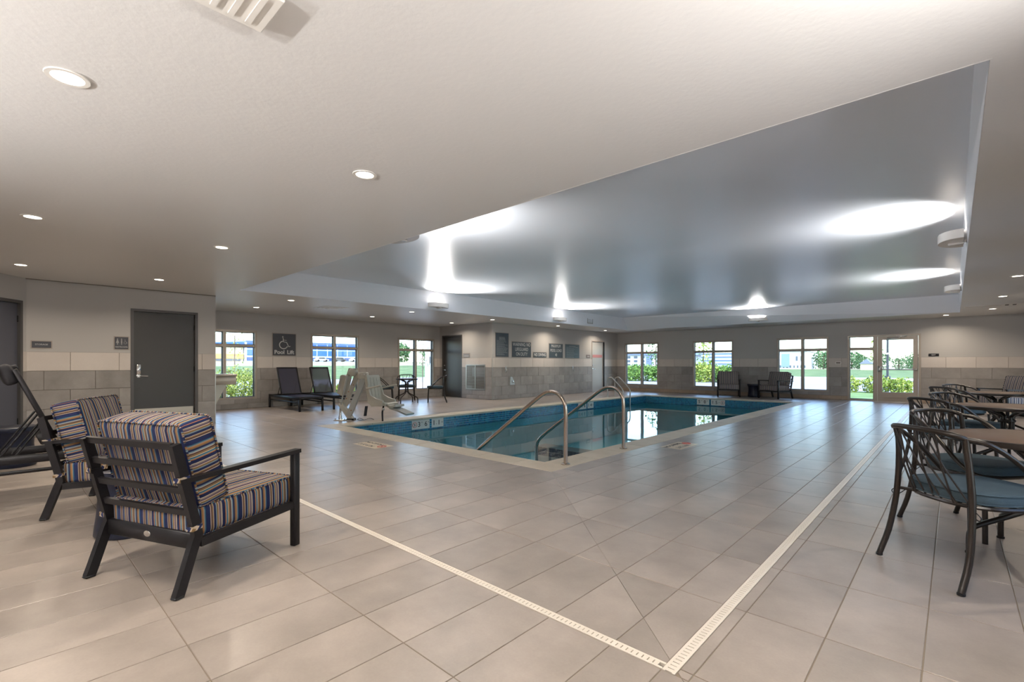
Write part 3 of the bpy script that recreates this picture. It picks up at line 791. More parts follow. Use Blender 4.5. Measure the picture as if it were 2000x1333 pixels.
drain(DX0, DY0, DX1, 17.58, 'y', 'white slotted drain strip running away toward the glass door')

# ------------------------------------------------------------------ handrails
def railing(nm, pts, r, label, flanges, mat, cat='handrail', n=6):
    t = thing(nm, label, cat)
    mb = MB(); mb.tube(pts, r, 14, smooth=n); mb.build('tube', mat, t)
    for (x, y) in flanges:
        mb = MB(); mb.lathe([(r + .028, 0.0022), (r + .028, .010), (r + .018, .017), (r + .001, .019)], 20, x, y, cap=False); mb.build('flange', mat, t)
    return t
def hand(y, x0, dx=0):
    P = [(x0, y, -0.02), (x0, y, 0.3), (x0, y, 0.60), (x0 - .025, y, .735), (x0 - .115, y, .825), (x0 - .235, y, .845), (x0 - .36, y, .80), (x0 - .6, y, .635), (x0 - 1.0, y, .35), (x0 - 1.35, y, .10), (x0 - 1.50, y, -.02), (x0 - 1.56, y, -.12), (x0 - 1.57, y, -.30), (x0 - 1.57, y, -.70)]
    return P
railing('pool_handrail', hand(4.51, -3.33), 0.0245, 'bronze tube handrail nearest the pool corner, standing on the coping', [(-3.33, 4.51)], rail_m)
railing('pool_handrail', hand(5.90, -3.365, ), 0.0245, 'bronze tube handrail behind the corner one, at the entry steps', [(-3.365, 5.90)], rail_m)
lad = thing('pool_ladder', 'steel pool ladder with two looped grab rails at the far pool corner', 'ladder')
for y in (14.56, 15.05):
    mb = MB(); mb.tube([(-8.93, y, -0.02), (-8.93, y, 0.3), (-8.93, y, .55), (-8.90, y, .66), (-8.80, y, .70), (-8.70, y, .65), (-8.40, y, .36), (-8.33, y, .25), (-8.32, y, .1), (-8.32, y, -.3), (-8.33, y, -.9)], 0.02, 10, smooth=5)
    mb.build('grab_rail', steel_m, lad)
    mb = MB(); mb.lathe([(.045, .0022), (.045, .012), (.022, .016)], 14, -8.86 if False else -8.93, y, cap=False); mb.build('flange', steel_m, lad)
for z in (-0.45, -0.75):
    mb = MB(); mb.bbox(-8.44, 14.56, z, -8.34, 15.05, z + .02, .004); mb.build('rung', steel_m, lad)

# ------------------------------------------------------------------ ceiling fixtures
def downlight(x, y, label, on=True, w=DOWN_W):
    r = thing('downlight', label, 'ceiling light', (x, y, H), group='recessed downlights')
    mb = MB(); mb.lathe([(0.060, -0.001), (0.062, -0.005), (0.082, -0.005), (0.084, -0.001)], 28, cap=False); mb.build('trim_ring', trimwhite_m, r)
    mb = MB(); mb.lathe([(0.0, -0.0025), (0.060, -0.0025)], 28, cap=False); mb.build('lens', lens_m, r, smooth=False)
    ld = bpy.data.lights.new('downlight_lamp', 'AREA'); ld.shape = 'DISK'; ld.size = 0.11; ld.energy = w; ld.color = (1.0, 0.85, 0.68); ld.spread = radians(150)
    lo = bpy.data.objects.new('lamp', ld); C.objects.link(lo); lo.parent = r; lo.location = (0, 0, -0.008)
DL = [(-3.07, .22, 'large round downlight nearest the camera at the upper left'), (-6.22, .21, 'round downlight at the left edge, second in the front row'),
      (-9.35, .20, 'small downlight over the angled storage wall'), (-3.09, 1.78, 'round downlight high on the soffit above the two near striped armchairs'),
      (-6.24, 1.76, 'round downlight midway down the soffit, right of the restroom door'), (-9.37, 1.75, 'small downlight above the restroom door'),
      (-10.37, 4.24, 'small downlight at the soffit corner above the first window'), (-12.28, 4.20, 'small downlight above the first window, near the window wall'),
      (-12.26, 7.30, 'small downlight above the second window'), (-10.36, 7.32, 'small downlight beside the tray edge, left of the uplight'),
      (-12.2, 10.2, 'small downlight above the charcoal door in the bay'), (-10.38, 10.30, 'small downlight at the corner of the sign wall'),
      (-10.38, 13.60, 'small downlight above the NO DIVING sign'), (-10.40, 16.79, 'small downlight above the pale door'),
      (.72, 13.69, 'small downlight on the right soffit, beside the slot vent'), (.70, 16.63, 'small downlight on the right soffit nearest the far wall'),
      (-.16, 17.93, 'small downlight in the far soffit above the glass door'), (.72, 10.67, 'downlight cut by the right edge of the view')]
for x, y, l in DL: downlight(x, y, l)
for x, y, l in ((.72, 7.6, 'above the middle round table'), (.72, 4.5, 'above the nearest round table'), (.05, .2, 'straight above the camera'), (.05, 1.77, 'above the corner of the drains'),
                (-3.1, -1.6, 'behind the camera, middle'), (-6.2, -1.6, 'behind the camera, left'), (.05, -1.6, 'behind the camera, right')):
    downlight(x, y, 'added recessed downlight outside the view, ' + l)  # unseen downlights added to supply more room light

def vent(nm, M, w, h, label, slats=8, vertical=False, group=None, m=None):
    r = thing(nm, label, 'vent', M=M)
    m = m or trimwhite_m
    mb = MB(); bars(mb, -w / 2, -h / 2, w / 2, h / 2, 0.03, 0.0, 0.012); mb.build('frame', m, r, smooth=False)
    for i in range(slats):
        mb = MB()
        if vertical: p = -w / 2 + .03 + (w - .06) * (i + .5) / slats; mb.box(p - .008, -h / 2 + .03, 0.001, p + .002, h / 2 - .03, 0.010)
        else: p = -h / 2 + .03 + (h - .06) * (i + .5) / slats; mb.box(-w / 2 + .03, p - .008, 0.001, w / 2 - .03, p + .002, 0.010)
        mb.build('slat', m, r, smooth=False)
    mb = MB(); mb.box(-w / 2 + .03, -h / 2 + .03, 0.0002, w / 2 - .03, h / 2 - .03, 0.001); mb.build('backing', wgrout_m, r, smooth=False)
    return r
# four-way ceiling diffuser (nested frames)
r = thing('ceiling_diffuser', 'square white four-way ceiling diffuser above the second window bay', 'vent', (-11.0, 5.45, H))
for k in range(4):
    s = .30 - k * .065; mb = MB()
    for b in subtract((-s, -s, s, s), [(-s + .035, -s + .035, s - .035, s - .035)]): mb.box(b[0], b[1], -.006 - k * .006, b[2], b[3], -.001)
    mb.build('louver_ring', trimwhite_m, r, smooth=False)
mb = MB(); mb.box(-.09, -.09, -.03, .09, .09, -.024); mb.build('center_plate', trimwhite_m, r, smooth=False)
r = thing('ceiling_diffuser', 'square white ceiling diffuser cut by the top edge of the view', 'vent', (-1.93, .60, H))
mb = MB(); mb.bbox(-.12, -.12, -.02, .12, .12, -.001, .004); mb.build('plate', trimwhite_m, r, smooth=False)
for k in range(3):
    mb = MB(); mb.box(-.09, -.07 + k * .06, -.024, .09, -.05 + k * .06, -.020); mb.build('slat', trimwhite_m, r, smooth=False)
r = thing('slot_vent', 'white ceiling slot vent with two dark slots on the right soffit', 'vent', (0.70, 15.68, H))
mb = MB(); mb.box(-.52, -.10, -.008, .62, .10, -.001); mb.build('plate', trimwhite_m, r, smooth=False)
for k in range(2):
    mb = MB(); mb.box(.16 + k * .12, -.09, -.010, .22 + k * .12, .09, -.0078); mb.build('slot', draindark_m, r, smooth=False)
mb = MB(); mb.box(-.50, -.006, -.010, .10, .006, -.0078); mb.build('seam', wgrout_m, r, smooth=False)
vent('return_grille', WX(TXa + .002, 14.49, 2.775), .36, .30, 'small grey louvred grille on the tray side above the sign wall', 7, m=simple('grey_grille', (.32, .32, .32), .5))
vr = vent('wall_grille', WY(YD - .012, -11.78, 0.735), .95, .84, 'large steel louvred wall grille between the bay door and the corner', 16, m=steel_m)
mb = MB(); mb.box(-.02, -.40, .001, .02, .40, .016); mb.build('center_bar', steel_m, vr, smooth=False)

# half-drum uplights on the tray sides
def sconce(x, y, rz, label, z=2.60, w=SCONCE_W, tilt=58, spread=120):
    r = thing('wall_uplight', label, 'wall light', (x, y, z), rz, group='half-round uplights')
    D = [(-.30, 0.035)] + [(.30 * cos(a), 0.06 + .20 * sin(a)) for a in [pi - i * pi / 14 for i in range(15)]] + [(.30, 0.035)]
    D2 = [(px * .93, 0.045 + (py - .045) * .90) for px, py in D]
    mb = MB(); n = len(D)
    vs = [(a, b, 0) for a, b in D] + [(a, b, .10) for a, b in D] + [(a, b, .10) for a, b in D2] + [(a, b, .015) for a, b in D2]
    F = [tuple(range(n))] 
    for L in range(3):
        for i in range(n): j = (i + 1) % n; F.append((L * n + j, L * n + i, (L + 1) * n + i, (L + 1) * n + j))
    F.append(tuple(3 * n + i for i in range(n - 1, -1, -1)))
    mb.add(vs, F); mb.build('housing', sconce_glass, r)
    mb = MB(); mb.bbox(-.09, 0.001, .01, .09, .036, .13, .006); mb.build('wall_plate', sconce_glass, r)
    mb = MB(); mb.bbox(-.035, .03, -.022, .035, .17, -.0, .006); mb.build('arm', sconce_glass, r)
    mb = MB(); mb.M = Matrix.Translation((0, .13, .055)) @ Matrix.Rotation(pi / 2, 4, 'Y'); mb.lathe([(.022, -.20), (.022, .20)], 12); mb.build('lamp_tube', lamp_m, r)
    ld = bpy.data.lights.new('uplight_lamp', 'AREA'); ld.shape = 'RECTANGLE'; ld.size = .42; ld.size_y = .13; ld.energy = w; ld.spread = radians(spread); ld.color = (1.0, .965, .93)
    lo = bpy.data.objects.new('lamp', ld); C.objects.link(lo); lo.parent = r; lo.location = (0, .14, .098); lo.rotation_euler = (pi - radians(tilt), 0, 0)
sconce(TXa + .001, 7.55, -pi / 2, 'half-round uplight on the left tray side above the patio set')
sconce(TXa + .001, 12.6, -pi / 2, 'half-round uplight on the left tray side above the pool signs')
sconce(-4.76, TYb - .001, pi, 'half-round uplight on the far tray side above the far armchairs')
sconce(TXb - .002, 7.65, pi / 2, 'large half-round uplight on the right tray side, nearer one', w=55)
sconce(TXb - .002, 12.75, pi / 2, 'small half-round uplight on the right tray side, farther one', w=55)
sconce(-4.6, TYa + .001, 0, 'half-round uplight seen from behind over the near tray edge', w=90)

for x in (-3.3, -1.0): sconce(x, YB + .001, 0, 'added half-round fill uplight on the wall behind the camera, ' + ('left of' if x < -2 else 'right of') + ' its middle', 1.75, 235, 44, 110)  # unseen uplights added to brighten the near soffit
for y in (-1.2, 1.4): sconce(XR - .001, y, pi / 2, 'added half-round fill uplight on the right wall, ' + ('behind' if y < 0 else 'level with') + ' the camera', 1.75, 75, 44, 110)  # two more unseen uplights, added to light the soffit from the right

# ------------------------------------------------------------------ signs
def sign(nm, M, x0, z0, x1, z1, label, mat, rim=0.018, d=0.008):
    r = thing(nm, label, 'sign', M=M)
    if rim: mb = MB(); mb.box(x0 - rim, z0 - rim, 0.001, x1 + rim, z1 + rim, 0.006); mb.build('backer', signrim_m, r, smooth=False)
    mb = MB(); mb.bbox(x0, z0, 0.002, x1, z1, d + .004, .003); mb.build('panel', mat, r, smooth=False)
    return r
z = 0.0125
r = sign('pool_lift_sign', WX(XW), 5.105, 1.41, 5.725, 2.015, 'square charcoal sign with wheelchair symbol reading Pool Lift', sign_m, 0.02)
text('lettering', 'Pool', 0.15, 5.28, 1.50, z, r, lettering_m, bold=.003); text('lettering', 'Lift', 0.15, 5.58, 1.50, z, r, lettering_m, bold=.003)
mb = MB(); cx, cz = 5.40, 1.76
mb.tube([(cx - .03 + .015 * cos(a), cz + .165 + .022 * sin(a), z) for a in [i * pi / 5 for i in range(10)]], .006, 5, closed=True)
mb.tube([(cx - .02, cz + .13, z), (cx - .01, cz + .03, z), (cx + .07, cz + .02, z), (cx + .13, cz - .10, z), (cx + .17, cz - .09, z)], .012, 6)
mb.tube([(cx - .015, cz + .08, z), (cx + .07, cz + .075, z)], .006, 5)
mb.tube([(cx - .01 + .11 * cos(a), cz - .055 + .105 * sin(a), z) for a in [radians(100 + i * 20) for i in range(13)]], .012, 6)
mb.build('wheelchair_symbol', lettering_m, r)
XN = 1.41
r = sign('rules_sign', WX(XS), 11.05, 1.415, 11.67, 2.20, 'tall charcoal rules sign of small print, leftmost on the sign wall', signblue_m)
def fineprint(r, x0, x1, ztop, n, step, seed, head=0):
    rr = random.Random(seed); mb = MB()
    for i in range(n):
        zz = ztop - i * step; ind = (x1 - x0) * (0.22 if i < head else 0.0); end = x1 - ind if i < head else x0 + (x1 - x0) * rr.uniform(.6, 1)
        x = x0 + ind
        while x < end - .02:
            w = rr.uniform(.02, .055); mb.box(x, zz, .012, min(x + w, end), zz + step * (.42 if i < head else .26), .0128); x += w + .012
    mb.build('small_print', simple('dim_print', (.34, .36, .37), .5), r, smooth=False)
fineprint(r, 11.10, 11.62, 2.05, 17, .036, 3, 3)
r = sign('warning_sign', WX(XS), 11.84, 1.41, 12.83, 1.93, 'dark sign reading WARNING: NO LIFEGUARD ON DUTY', signblue_m)
for i, t in enumerate(('WARNING: NO', 'LIFEGUARD', 'ON DUTY')): text('lettering', t, .165, 12.335, 1.84 - i * .165, z, r, lettering_m, sx=.80, bold=.0)
r = sign('no_diving_sign', WX(XS), 12.96, 1.41, 13.70, 1.59, 'small dark sign reading NO DIVING', signblue_m)
text('lettering', 'NO DIVING', .15, 13.33, 1.50, z, r, lettering_m, sx=.86, bold=.003)
r = sign('pool_load_sign', WX(XS), 13.86, 1.405, 14.70, 1.93, 'dark sign reading MAXIMUM POOL LOAD 40', signblue_m)
for i, t in enumerate(('MAXIMUM', 'POOL LOAD', '40')): text('lettering', t, .155, 14.28, 1.84 - i * .165, z, r, lettering_m, sx=.80, bold=.0)
r = sign('notice_sign', WX(XS), 14.86, 1.405, 15.80, 1.935, 'slate blue notice of small print, rightmost on the sign wall', simple('slate_notice', (.065, .115, .15), .35))
fineprint(r, 14.94, 15.72, 1.86, 11, .043, 5, 1)
r = sign('restroom_sign', WX(XT), 1.375, 1.44, 1.562, 1.65, 'square restroom sign with three pictograms beside the grey restroom door', sign_m, .014)
mb = MB()
for i, x in enumerate((1.412, 1.468)):
    mb.M = Matrix.Translation((x, 1.615, z)); mb.lathe([(.0, 0), (.010, 0), (.010, .001)], 10, cap=False); mb.M = None
    mb.prism([(x - .008, 1.602), (x + .008, 1.602), (x + (.022 if i == 0 else .010), 1.545), (x - (.022 if i == 0 else .010), 1.545)], z, z + .001, 'z'); mb.box(x - .006, 1.515, z, x + .006, 1.545, z + .001)
mb.tube([(1.515, 1.61, z), (1.517, 1.57, z), (1.535, 1.568, z), (1.545, 1.54, z)], .004, 5); mb.tube([(1.518 + .018 * cos(a), 1.55 + .018 * sin(a), z) for a in [radians(110 + i * 25) for i in range(11)]], .003, 5)
mb.build('pictograms', simple('mid_grey_print', (.30, .30, .30), .5), r, smooth=False)
text('lettering', 'RESTROOMS', .030, 1.468, 1.475, z, r, lettering_m)
r = sign('storage_sign', WX(XT), .352, 1.44, .575, 1.54, 'small flat STORAGE sign beside the angled wall', sign_m, .014)
text('lettering', 'STORAGE', .034, .463, 1.49, z, r, lettering_m)
r = sign('exit_sign', WY(YF - .0), -.55, 1.40, -.32, 1.48, 'small black EXIT plate beside the glass door', black_m, 0)
text('lettering', 'EXIT', .045, -.435, 1.44, .0125, r, lettering_m)
r = sign('room_sign', WY(YD), -12.40, 1.40, -12.08, 1.53, 'small grey room plate beside the bay door', simple('grey_plate', (.22, .22, .23), .4), .02)
mb = MB(); mb.box(-12.36, 1.44, .012, -12.12, 1.455, .0126); mb.build('small_print', lettering_m, r, smooth=False)
r = sign('room_sign', WX(XS), 16.30, 1.42, 16.58, 1.55, 'small plate left of the pale door', simple('taupe_plate', (.20, .17, .16), .4), 0)
mb = MB(); mb.box(16.36, 1.47, .012, 16.52, 1.485, .0126); mb.build('small_print', lettering_m, r, smooth=False)
r = sign('thermostat_plate', WY(YF - .012), -2.86, 1.17, -2.70, 1.25, 'small white plate on the pale tile band left of the glass door', white_m, 0); r['category'] = 'switch'
mb = MB(); mb.box(-2.84, 1.19, .012, -2.72, 1.23, .0126); mb.build('slot', wgrout_m, r, smooth=False)

# thin white reflections built as hooks, and a bracket, on the tiled sign wall
for y, l in ((11.52, 'slim steel towel hook below the rules sign'), (15.35, 'slim steel hook standing in for a white reflection below the slate blue notice')):
    r = thing('reflection_hook', l, 'hook', M=WX(XS + .012, y, .98))
    mb = MB(); mb.bbox(-.015, -.10, 0, .015, .12, .008, .003); mb.build('plate', chrome_m, r)
    mb = MB(); mb.tube([(0, .08, .008), (0, .06, .045), (0, -.04, .05), (0, -.09, .03), (0, -.08, .06)], .008, 6, smooth=3); mb.build('hook', chrome_m, r)
r = thing('wall_shower_valve', 'pale triangular wall bracket on the tiled wall below the warning sign', 'bracket', M=WX(XS + .012, 11.82, .60))
mb = MB(); mb.prism([(-.10, -.13), (.12, -.13), (.10, -.02), (.0, .14), (-.08, .14)], 0, .03, 'z'); mb.build('body', simple('pale_blue_bracket', (.45, .53, .58), .35), r)
mb = MB(); mb.M = Matrix.Translation((0, -.03, .03)); mb.lathe([(.045, 0), (.04, .035), (.0, .04)], 14, cap=False); mb.build('knob', chrome_m, r)

# wall-hung basin unit on the return of the restroom block
r = thing('drinking_fountain', 'beige wall-hung drinking fountain with slab top, half hidden by the restroom corner', 'fountain', (-11.30, 2.931, 0))
fm = simple('fountain_steel', (.46, .43, .38), .35, metal=.4)
mb = MB(); mb.bbox(-.24, 0, .915, .24, .48, .965, .012); mb.build('top_slab', fm, r)
mb = MB(); mb.bbox(-.22, 0, .745, .22, .47, .914, .008); mb.build('basin_body', fm, r)
mb = MB(); mb.prism([(0, .30), (.08, .30), (.30, .744), (0, .744)], -.17, .17, 'x'); mb.build('lower_apron', fm, r)
mb = MB(); mb.tube([(0, .40, .965), (0, .40, .99), (0, .36, 1.01)], .011, 8, smooth=3); mb.build('spout', chrome_m, r)

# ------------------------------------------------------------------ cushions
def cushion(mb, c, h, r, bulge, rule, M=None):
    cx, cy, cz = c
    def co(hh):
        inner = hh - r
        return [-hh, -hh + r * .35, -hh + r, -inner * .5, 0, inner * .5, hh - r, hh - r * .35, hh]
    ax = [co(h[0]), co(h[1]), co(h[2])]; idx = {}
    def vert(p):
        key = tuple(round(v, 5) for v in p)
        if key in idx: return idx[key]
        q = [max(-(h[i] - r), min(h[i] - r, p[i])) for i in range(3)]
        d = Vector([p[i] - q[i] for i in range(3)])
        n = d.normalized() if d.length > 1e-9 else d
        f = Vector(q) + n * r
        for i in range(3):
            j, k = (i + 1) % 3, (i + 2) % 3
            if abs(p[i]) > h[i] - 1e-6: f[i] += (1 if p[i] > 0 else -1) * bulge[i] * (1 - (p[j] / h[j]) ** 2) * (1 - (p[k] / h[k]) ** 2)
        w = Vector((f[0] + cx, f[1] + cy, f[2] + cz))
        if M is not None: w = M @ w
        idx[key] = len(mb.v); mb.add([w], []); return idx[key]
    for a in range(3):
        u, v = (a + 1) % 3, (a + 2) % 3
        for s in (-1, 1):
            for i in range(8):
                for j in range(8):
                    def P(ii, jj):
                        p = [0, 0, 0]; p[a] = s * h[a]; p[u] = ax[u][ii]; p[v] = ax[v][jj]; return p
                    q = [P(i, j), P(i + 1, j), P(i + 1, j + 1), P(i, j + 1)]
                    if s < 0: q = q[::-1]
                    mb.uv[len(mb.f)] = [(p[rule[a]] + (cx, cy, cz)[rule[a]] + 3.0, 0.0) for p in q]
                    mb.f.append(tuple(vert(p) for p in q))
def piping(mb, pts, r=0.0055, M=None):
    n0 = len(mb.f); old = mb.M; mb.M = M; mb.tube(pts, r, 5, closed=True); mb.M = old
    d = 0; per = 5
    for i in range(len(pts)):
        L = (Vector(pts[(i + 1) % len(pts)]) - Vector(pts[i])).length
        for k in range(per): mb.uv[n0 + i * per + k] = [(d, 0), (d, 0), (d + L, 0), (d + L, 0)]
        d += L
def rrect(a, b, r, n=5):
    P = []
    for cx, cy, s in ((a - r, b - r, 0), (-a + r, b - r, 1), (-a + r, -b + r, 2), (a - r, -b + r, 3)):
        for i in range(n + 1): t = (s + i / n) * pi / 2; P.append((cx + r * cos(t), cy + r * sin(t)))
    out = []
    for i in range(len(P)):
        p, q = P[i], P[(i + 1) % len(P)]; L = hypot(q[0] - p[0], q[1] - p[1]); m = max(1, int(L / .02))
        for k in range(m): out.append((p[0] + (q[0] - p[0]) * k / m, p[1] + (q[1] - p[1]) * k / m))
    return out

# ------------------------------------------------------------------ striped armchairs
def armchair(label, loc, rz, fabric=None, group=None):
    fab = fabric or stripe_m
    t = thing('lounge_chair', label, 'armchair', loc, rz, group)
    X = .352
    lean = math.atan2(.115, .475)
    for s in (-1, 1):
        x = s * X
        mb = MB()   # rear post, kinked at seat height
        P = [(x, -.385, 0.0), (x, -.285, .29), (x, -.40, .775)]
        mb.ribbon([(P[0][0], P[0][1], .006), (x, -.37, .045), (x, -.30, .25), P[1], (x, -.292, .33), P[2]], .034, .046)
        mb.bbox(x - .022, -.41, 0, x + .022, -.362, .014, .006)
        mb.build('rear_leg', black_m, t)
        mb = MB(); mb.bbox(x - .020, .352, 0, x + .020, .400, .600, .004); mb.build('front_leg', black_m, t)
        mb = MB(); mb.ribbon([(x + s * .002, -.385, .585), (x + s * .002, .402, .612)], .052, .024); mb.build('arm', black_m, t)
        mb = MB(); mb.ribbon([(x, -.27, .245), (x, .353, .268)], .030, .045); mb.build('side_rail', black_m, t)
    mb = MB(); mb.bbox(-X, .352, .235, X, .385, .285, .004); mb.build('front_rail', black_m, t)
    ap = MB(); ap.bbox(-X + .016, -.305, .215, X - .016, -.275, .300, .004); a = ap.build('rear_apron', black_m, t)
    mb = MB(); mb.M = Matrix.Translation((0, -.306, .258)) @ Matrix.Rotation(pi / 2, 4, 'X') @ Matrix.Diagonal((1.5, 1, 1, 1)); mb.lathe([(.0, .0025), (.016, .002), (.017, 0)], 18, cap=False); mb.build('oval_badge', chrome_m, a)
    for z in (.765, .650, .530, .410):
        f = (z - .29) / .485; y = -.285 - .115 * f
        mb = MB(); mb.ribbon([(-X + .017, y, z), (X - .017, y, z)], .034, .018, nrm=(0, -.235, 1)); mb.build('back_slat', black_m, t)
    for y in (-.1, .12):
        mb = MB(); mb.box(-X + .015, y, .238, X - .015, y + .03, .256); mb.build('seat_slat', black_m, t, smooth=False)
    Ms = Matrix.Translation((0, .055, .352)) @ Matrix.Rotation(radians(2.0), 4, 'X')
    mb = MB(); cushion(mb, (0, 0, 0), (.325, .345, .086), .030, (.004, .006, .012), (1, 0, 0), Ms)
    for z in (-.086, .086): piping(mb, [(a_, b_, z + (.006 if z < 0 else -.006)) for a_, b_ in rrect(.322, .342, .03)], M=Ms)
    mb.build('seat_cushion', fab, t)
    Mb = Matrix.Translation((0, -.222, .655)) @ Matrix.Rotation(lean, 4, 'X')
    mb = MB(); cushion(mb, (0, 0, 0), (.338, .088, .238), .032, (.006, .016, .012), (2, 0, 0), Mb)
    for y in (-.082, .082): piping(mb, [(a_, y, b_) for a_, b_ in rrect(.335, .235, .032)], M=Mb)
    mb.build('back_cushion', fab, t)
    for s in (-1, 1):
        for z, y in ((.60, -.365), (.335, -.300)):
            mb = MB(); x = s * X
            n0 = len(mb.f); mb.ribbon([(x - s * .045, y + .045, z + .004), (x - s * .022, y + .03, z), (x + s * .019, y + .03, z), (x + s * .021, y - .022, z - .006), (x - s * .02, y - .026, z - .008)], .024, .004, nrm=(0, 0, 1))
            for q in range(n0, len(mb.f)): mb.uv[q] = [(.002 * q + .01 * i, 0) for i in range(len(mb.f[q]))]
            mb.build('tie_strap', piping_m, t)
    return t
armchair('striped armchair nearest the camera, seen from behind with its back slats', (-3.326, .828, 0), radians(22.6))
armchair('striped armchair behind the nearest one, facing the pool', (-5.155, .737, 0), radians(-28.6))
armchair('striped armchair under the middle far window, facing straight on', (-5.98, 17.95, 0), radians(201), fabric=stripe2_m)
armchair('striped armchair right of the navy drum table at the far wall, turned sideways', (-4.47, 18.05, 0), radians(160), fabric=stripe2_m)
armchair('striped armchair at the far right behind the round tables', (.93, 15.36, 0), radians(128), fabric=stripe2_m)

# navy drum tables
def drum(label, x, y, s=1.0):
    t = thing('drum_table', label, 'side table', (x, y, 0))
    mb = MB(); mb.lathe([(.0, 0), (.195, 0), (.205, .012), (.200, .06), (.190, .14), (.182, .25), (.186, .34), (.200, .385), (.208, .40)], 40, cap=False); mb.build('body', navy_m, t)
    mb = MB(); mb.lathe([(.206, .398), (.218, .405), (.222, .43), (.218, .452), (.205, .458), (.0, .458)], 40, cap=False); mb.build('top', navy_m, t)
    return t
drum('navy drum table between the two near striped armchairs', -4.265, .635)
drum('navy drum table behind the near lounger at the left edge', -7.95, .10)
drum('navy drum table between the two far armchairs', -5.22, 18.3)

# ------------------------------------------------------------------ sun loungers
def lounger(label, loc, rz, ang=66, pillow=False, sh=.36):
    t = thing('sun_lounger', label, 'lounger', loc, rz)
    L, W = 1.93, .62
    x0, x1, y = -L / 2, L / 2, W / 2 - .022
    for s in (-1, 1):
        mb = MB(); mb.bbox(x0, s * y - .02, sh - .07, x1, s * y + .02, sh, .004); mb.build('side_rail', black_m, t)
        mb = MB(); mb.bbox(x0 + .04, s * y - .010, sh - .155, x1 - .04, s * y + .010, sh - .125, .003); mb.build('lower_rail', black_m, t)
        for xx in (x0 + .022, x1 - .022):
            mb = MB(); mb.bbox(xx - .022, s * y - .022, 0, xx + .022, s * y + .022, sh - .071, .004); mb.build('leg', black_m, t)
    for xx in (x0, x1 - .04, -.24):
        mb = MB(); mb.bbox(xx, -y + .021, sh - .06, xx + .04, y - .021, sh - .006, .004); mb.build('cross_rail', black_m, t)
    mb = MB(); mb.box(-.20, -y + .021, sh - .004, x1 - .02, y - .021, sh + .002); mb.build('seat_sling', sling_m, t, smooth=False)
    hx, hz = -.22, sh + .01; a = radians(ang); BL = .78
    Mb = Matrix.Translation((hx, 0, hz)) @ Matrix.Rotation(a - pi, 4, 'Y').inverted() if False else Matrix(((-cos(a), 0, sin(a), hx), (0, 1, 0, 0), (sin(a), 0, cos(a), hz), (0, 0, 0, 1)))
    # in the back frame: x runs up the backrest, z is its front side
    bk = MB(); bk.M = Mb
    for s in (-1, 1): bk.bbox(0, s * (y - .035) - .016, -.018, BL, s * (y - .035) + .016, .018, .004)
    bk.bbox(BL - .035, -y + .035, -.018, BL, y - .035, .018, .004); bk.bbox(0, -y + .035, -.018, .03, y - .035, .018, .004)
    b = bk.build('backrest_frame', black_m, t)
    sl = MB(); sl.M = Mb; sl.box(.03, -y + .052, .004, BL - .035, y - .052, .010); sl.build('back_sling', sling_m, b, smooth=False)
    for s in (-1, 1):
        mb = MB(); p = Mb @ Vector((.36, s * (y - .08), -.02)); q = Vector((hx - .40, s * (y - .08), sh - .05))
        mb.tube([p, q], .009, 8); mb.build('support_strut', black_m, t)
        mb = MB(); p = Mb @ Vector((.26, s * (y - .12), -.02)); q = Vector((hx - .30, s * (y - .12), sh - .04)); mb.tube([p, q], .008, 8); mb.build('support_strut', black_m, t)
    if pillow:
        mb = MB(); mb.M = None
        n0 = MB(); cushion(n0, (BL - .03, 0, -.055), (.09, .22, .045), .03, (.004, .004, .01), (0, 0, 0), Mb); n0.uv = {}
        n0.build('head_pillow', belt_m, t)
        mb = MB(); mb.M = Mb; mb.bbox(BL - .01, -.05, -.05, BL + .035, .05, .03, .008); mb.build('pillow_strap', belt_m, t)
        mb = MB(); mb.M = Mb; mb.bbox(.10, -.26, -.10, .20, .26, -.02, .01); mb.build('hinge_bar', black_m, t)
    # wheels-side end block
    return t
lounger('navy mesh lounger at the window wall, the nearer of two', (-12.66, 5.28, 0), 0.0)
lounger('navy mesh lounger at the second window, the farther of two', (-12.66, 6.16, 0), 0.0)
lounger('black lounger with raised back and hooked head pillow at the left edge', (-6.10, .60, 0), pi / 2, ang=68, pillow=True, sh=.40)

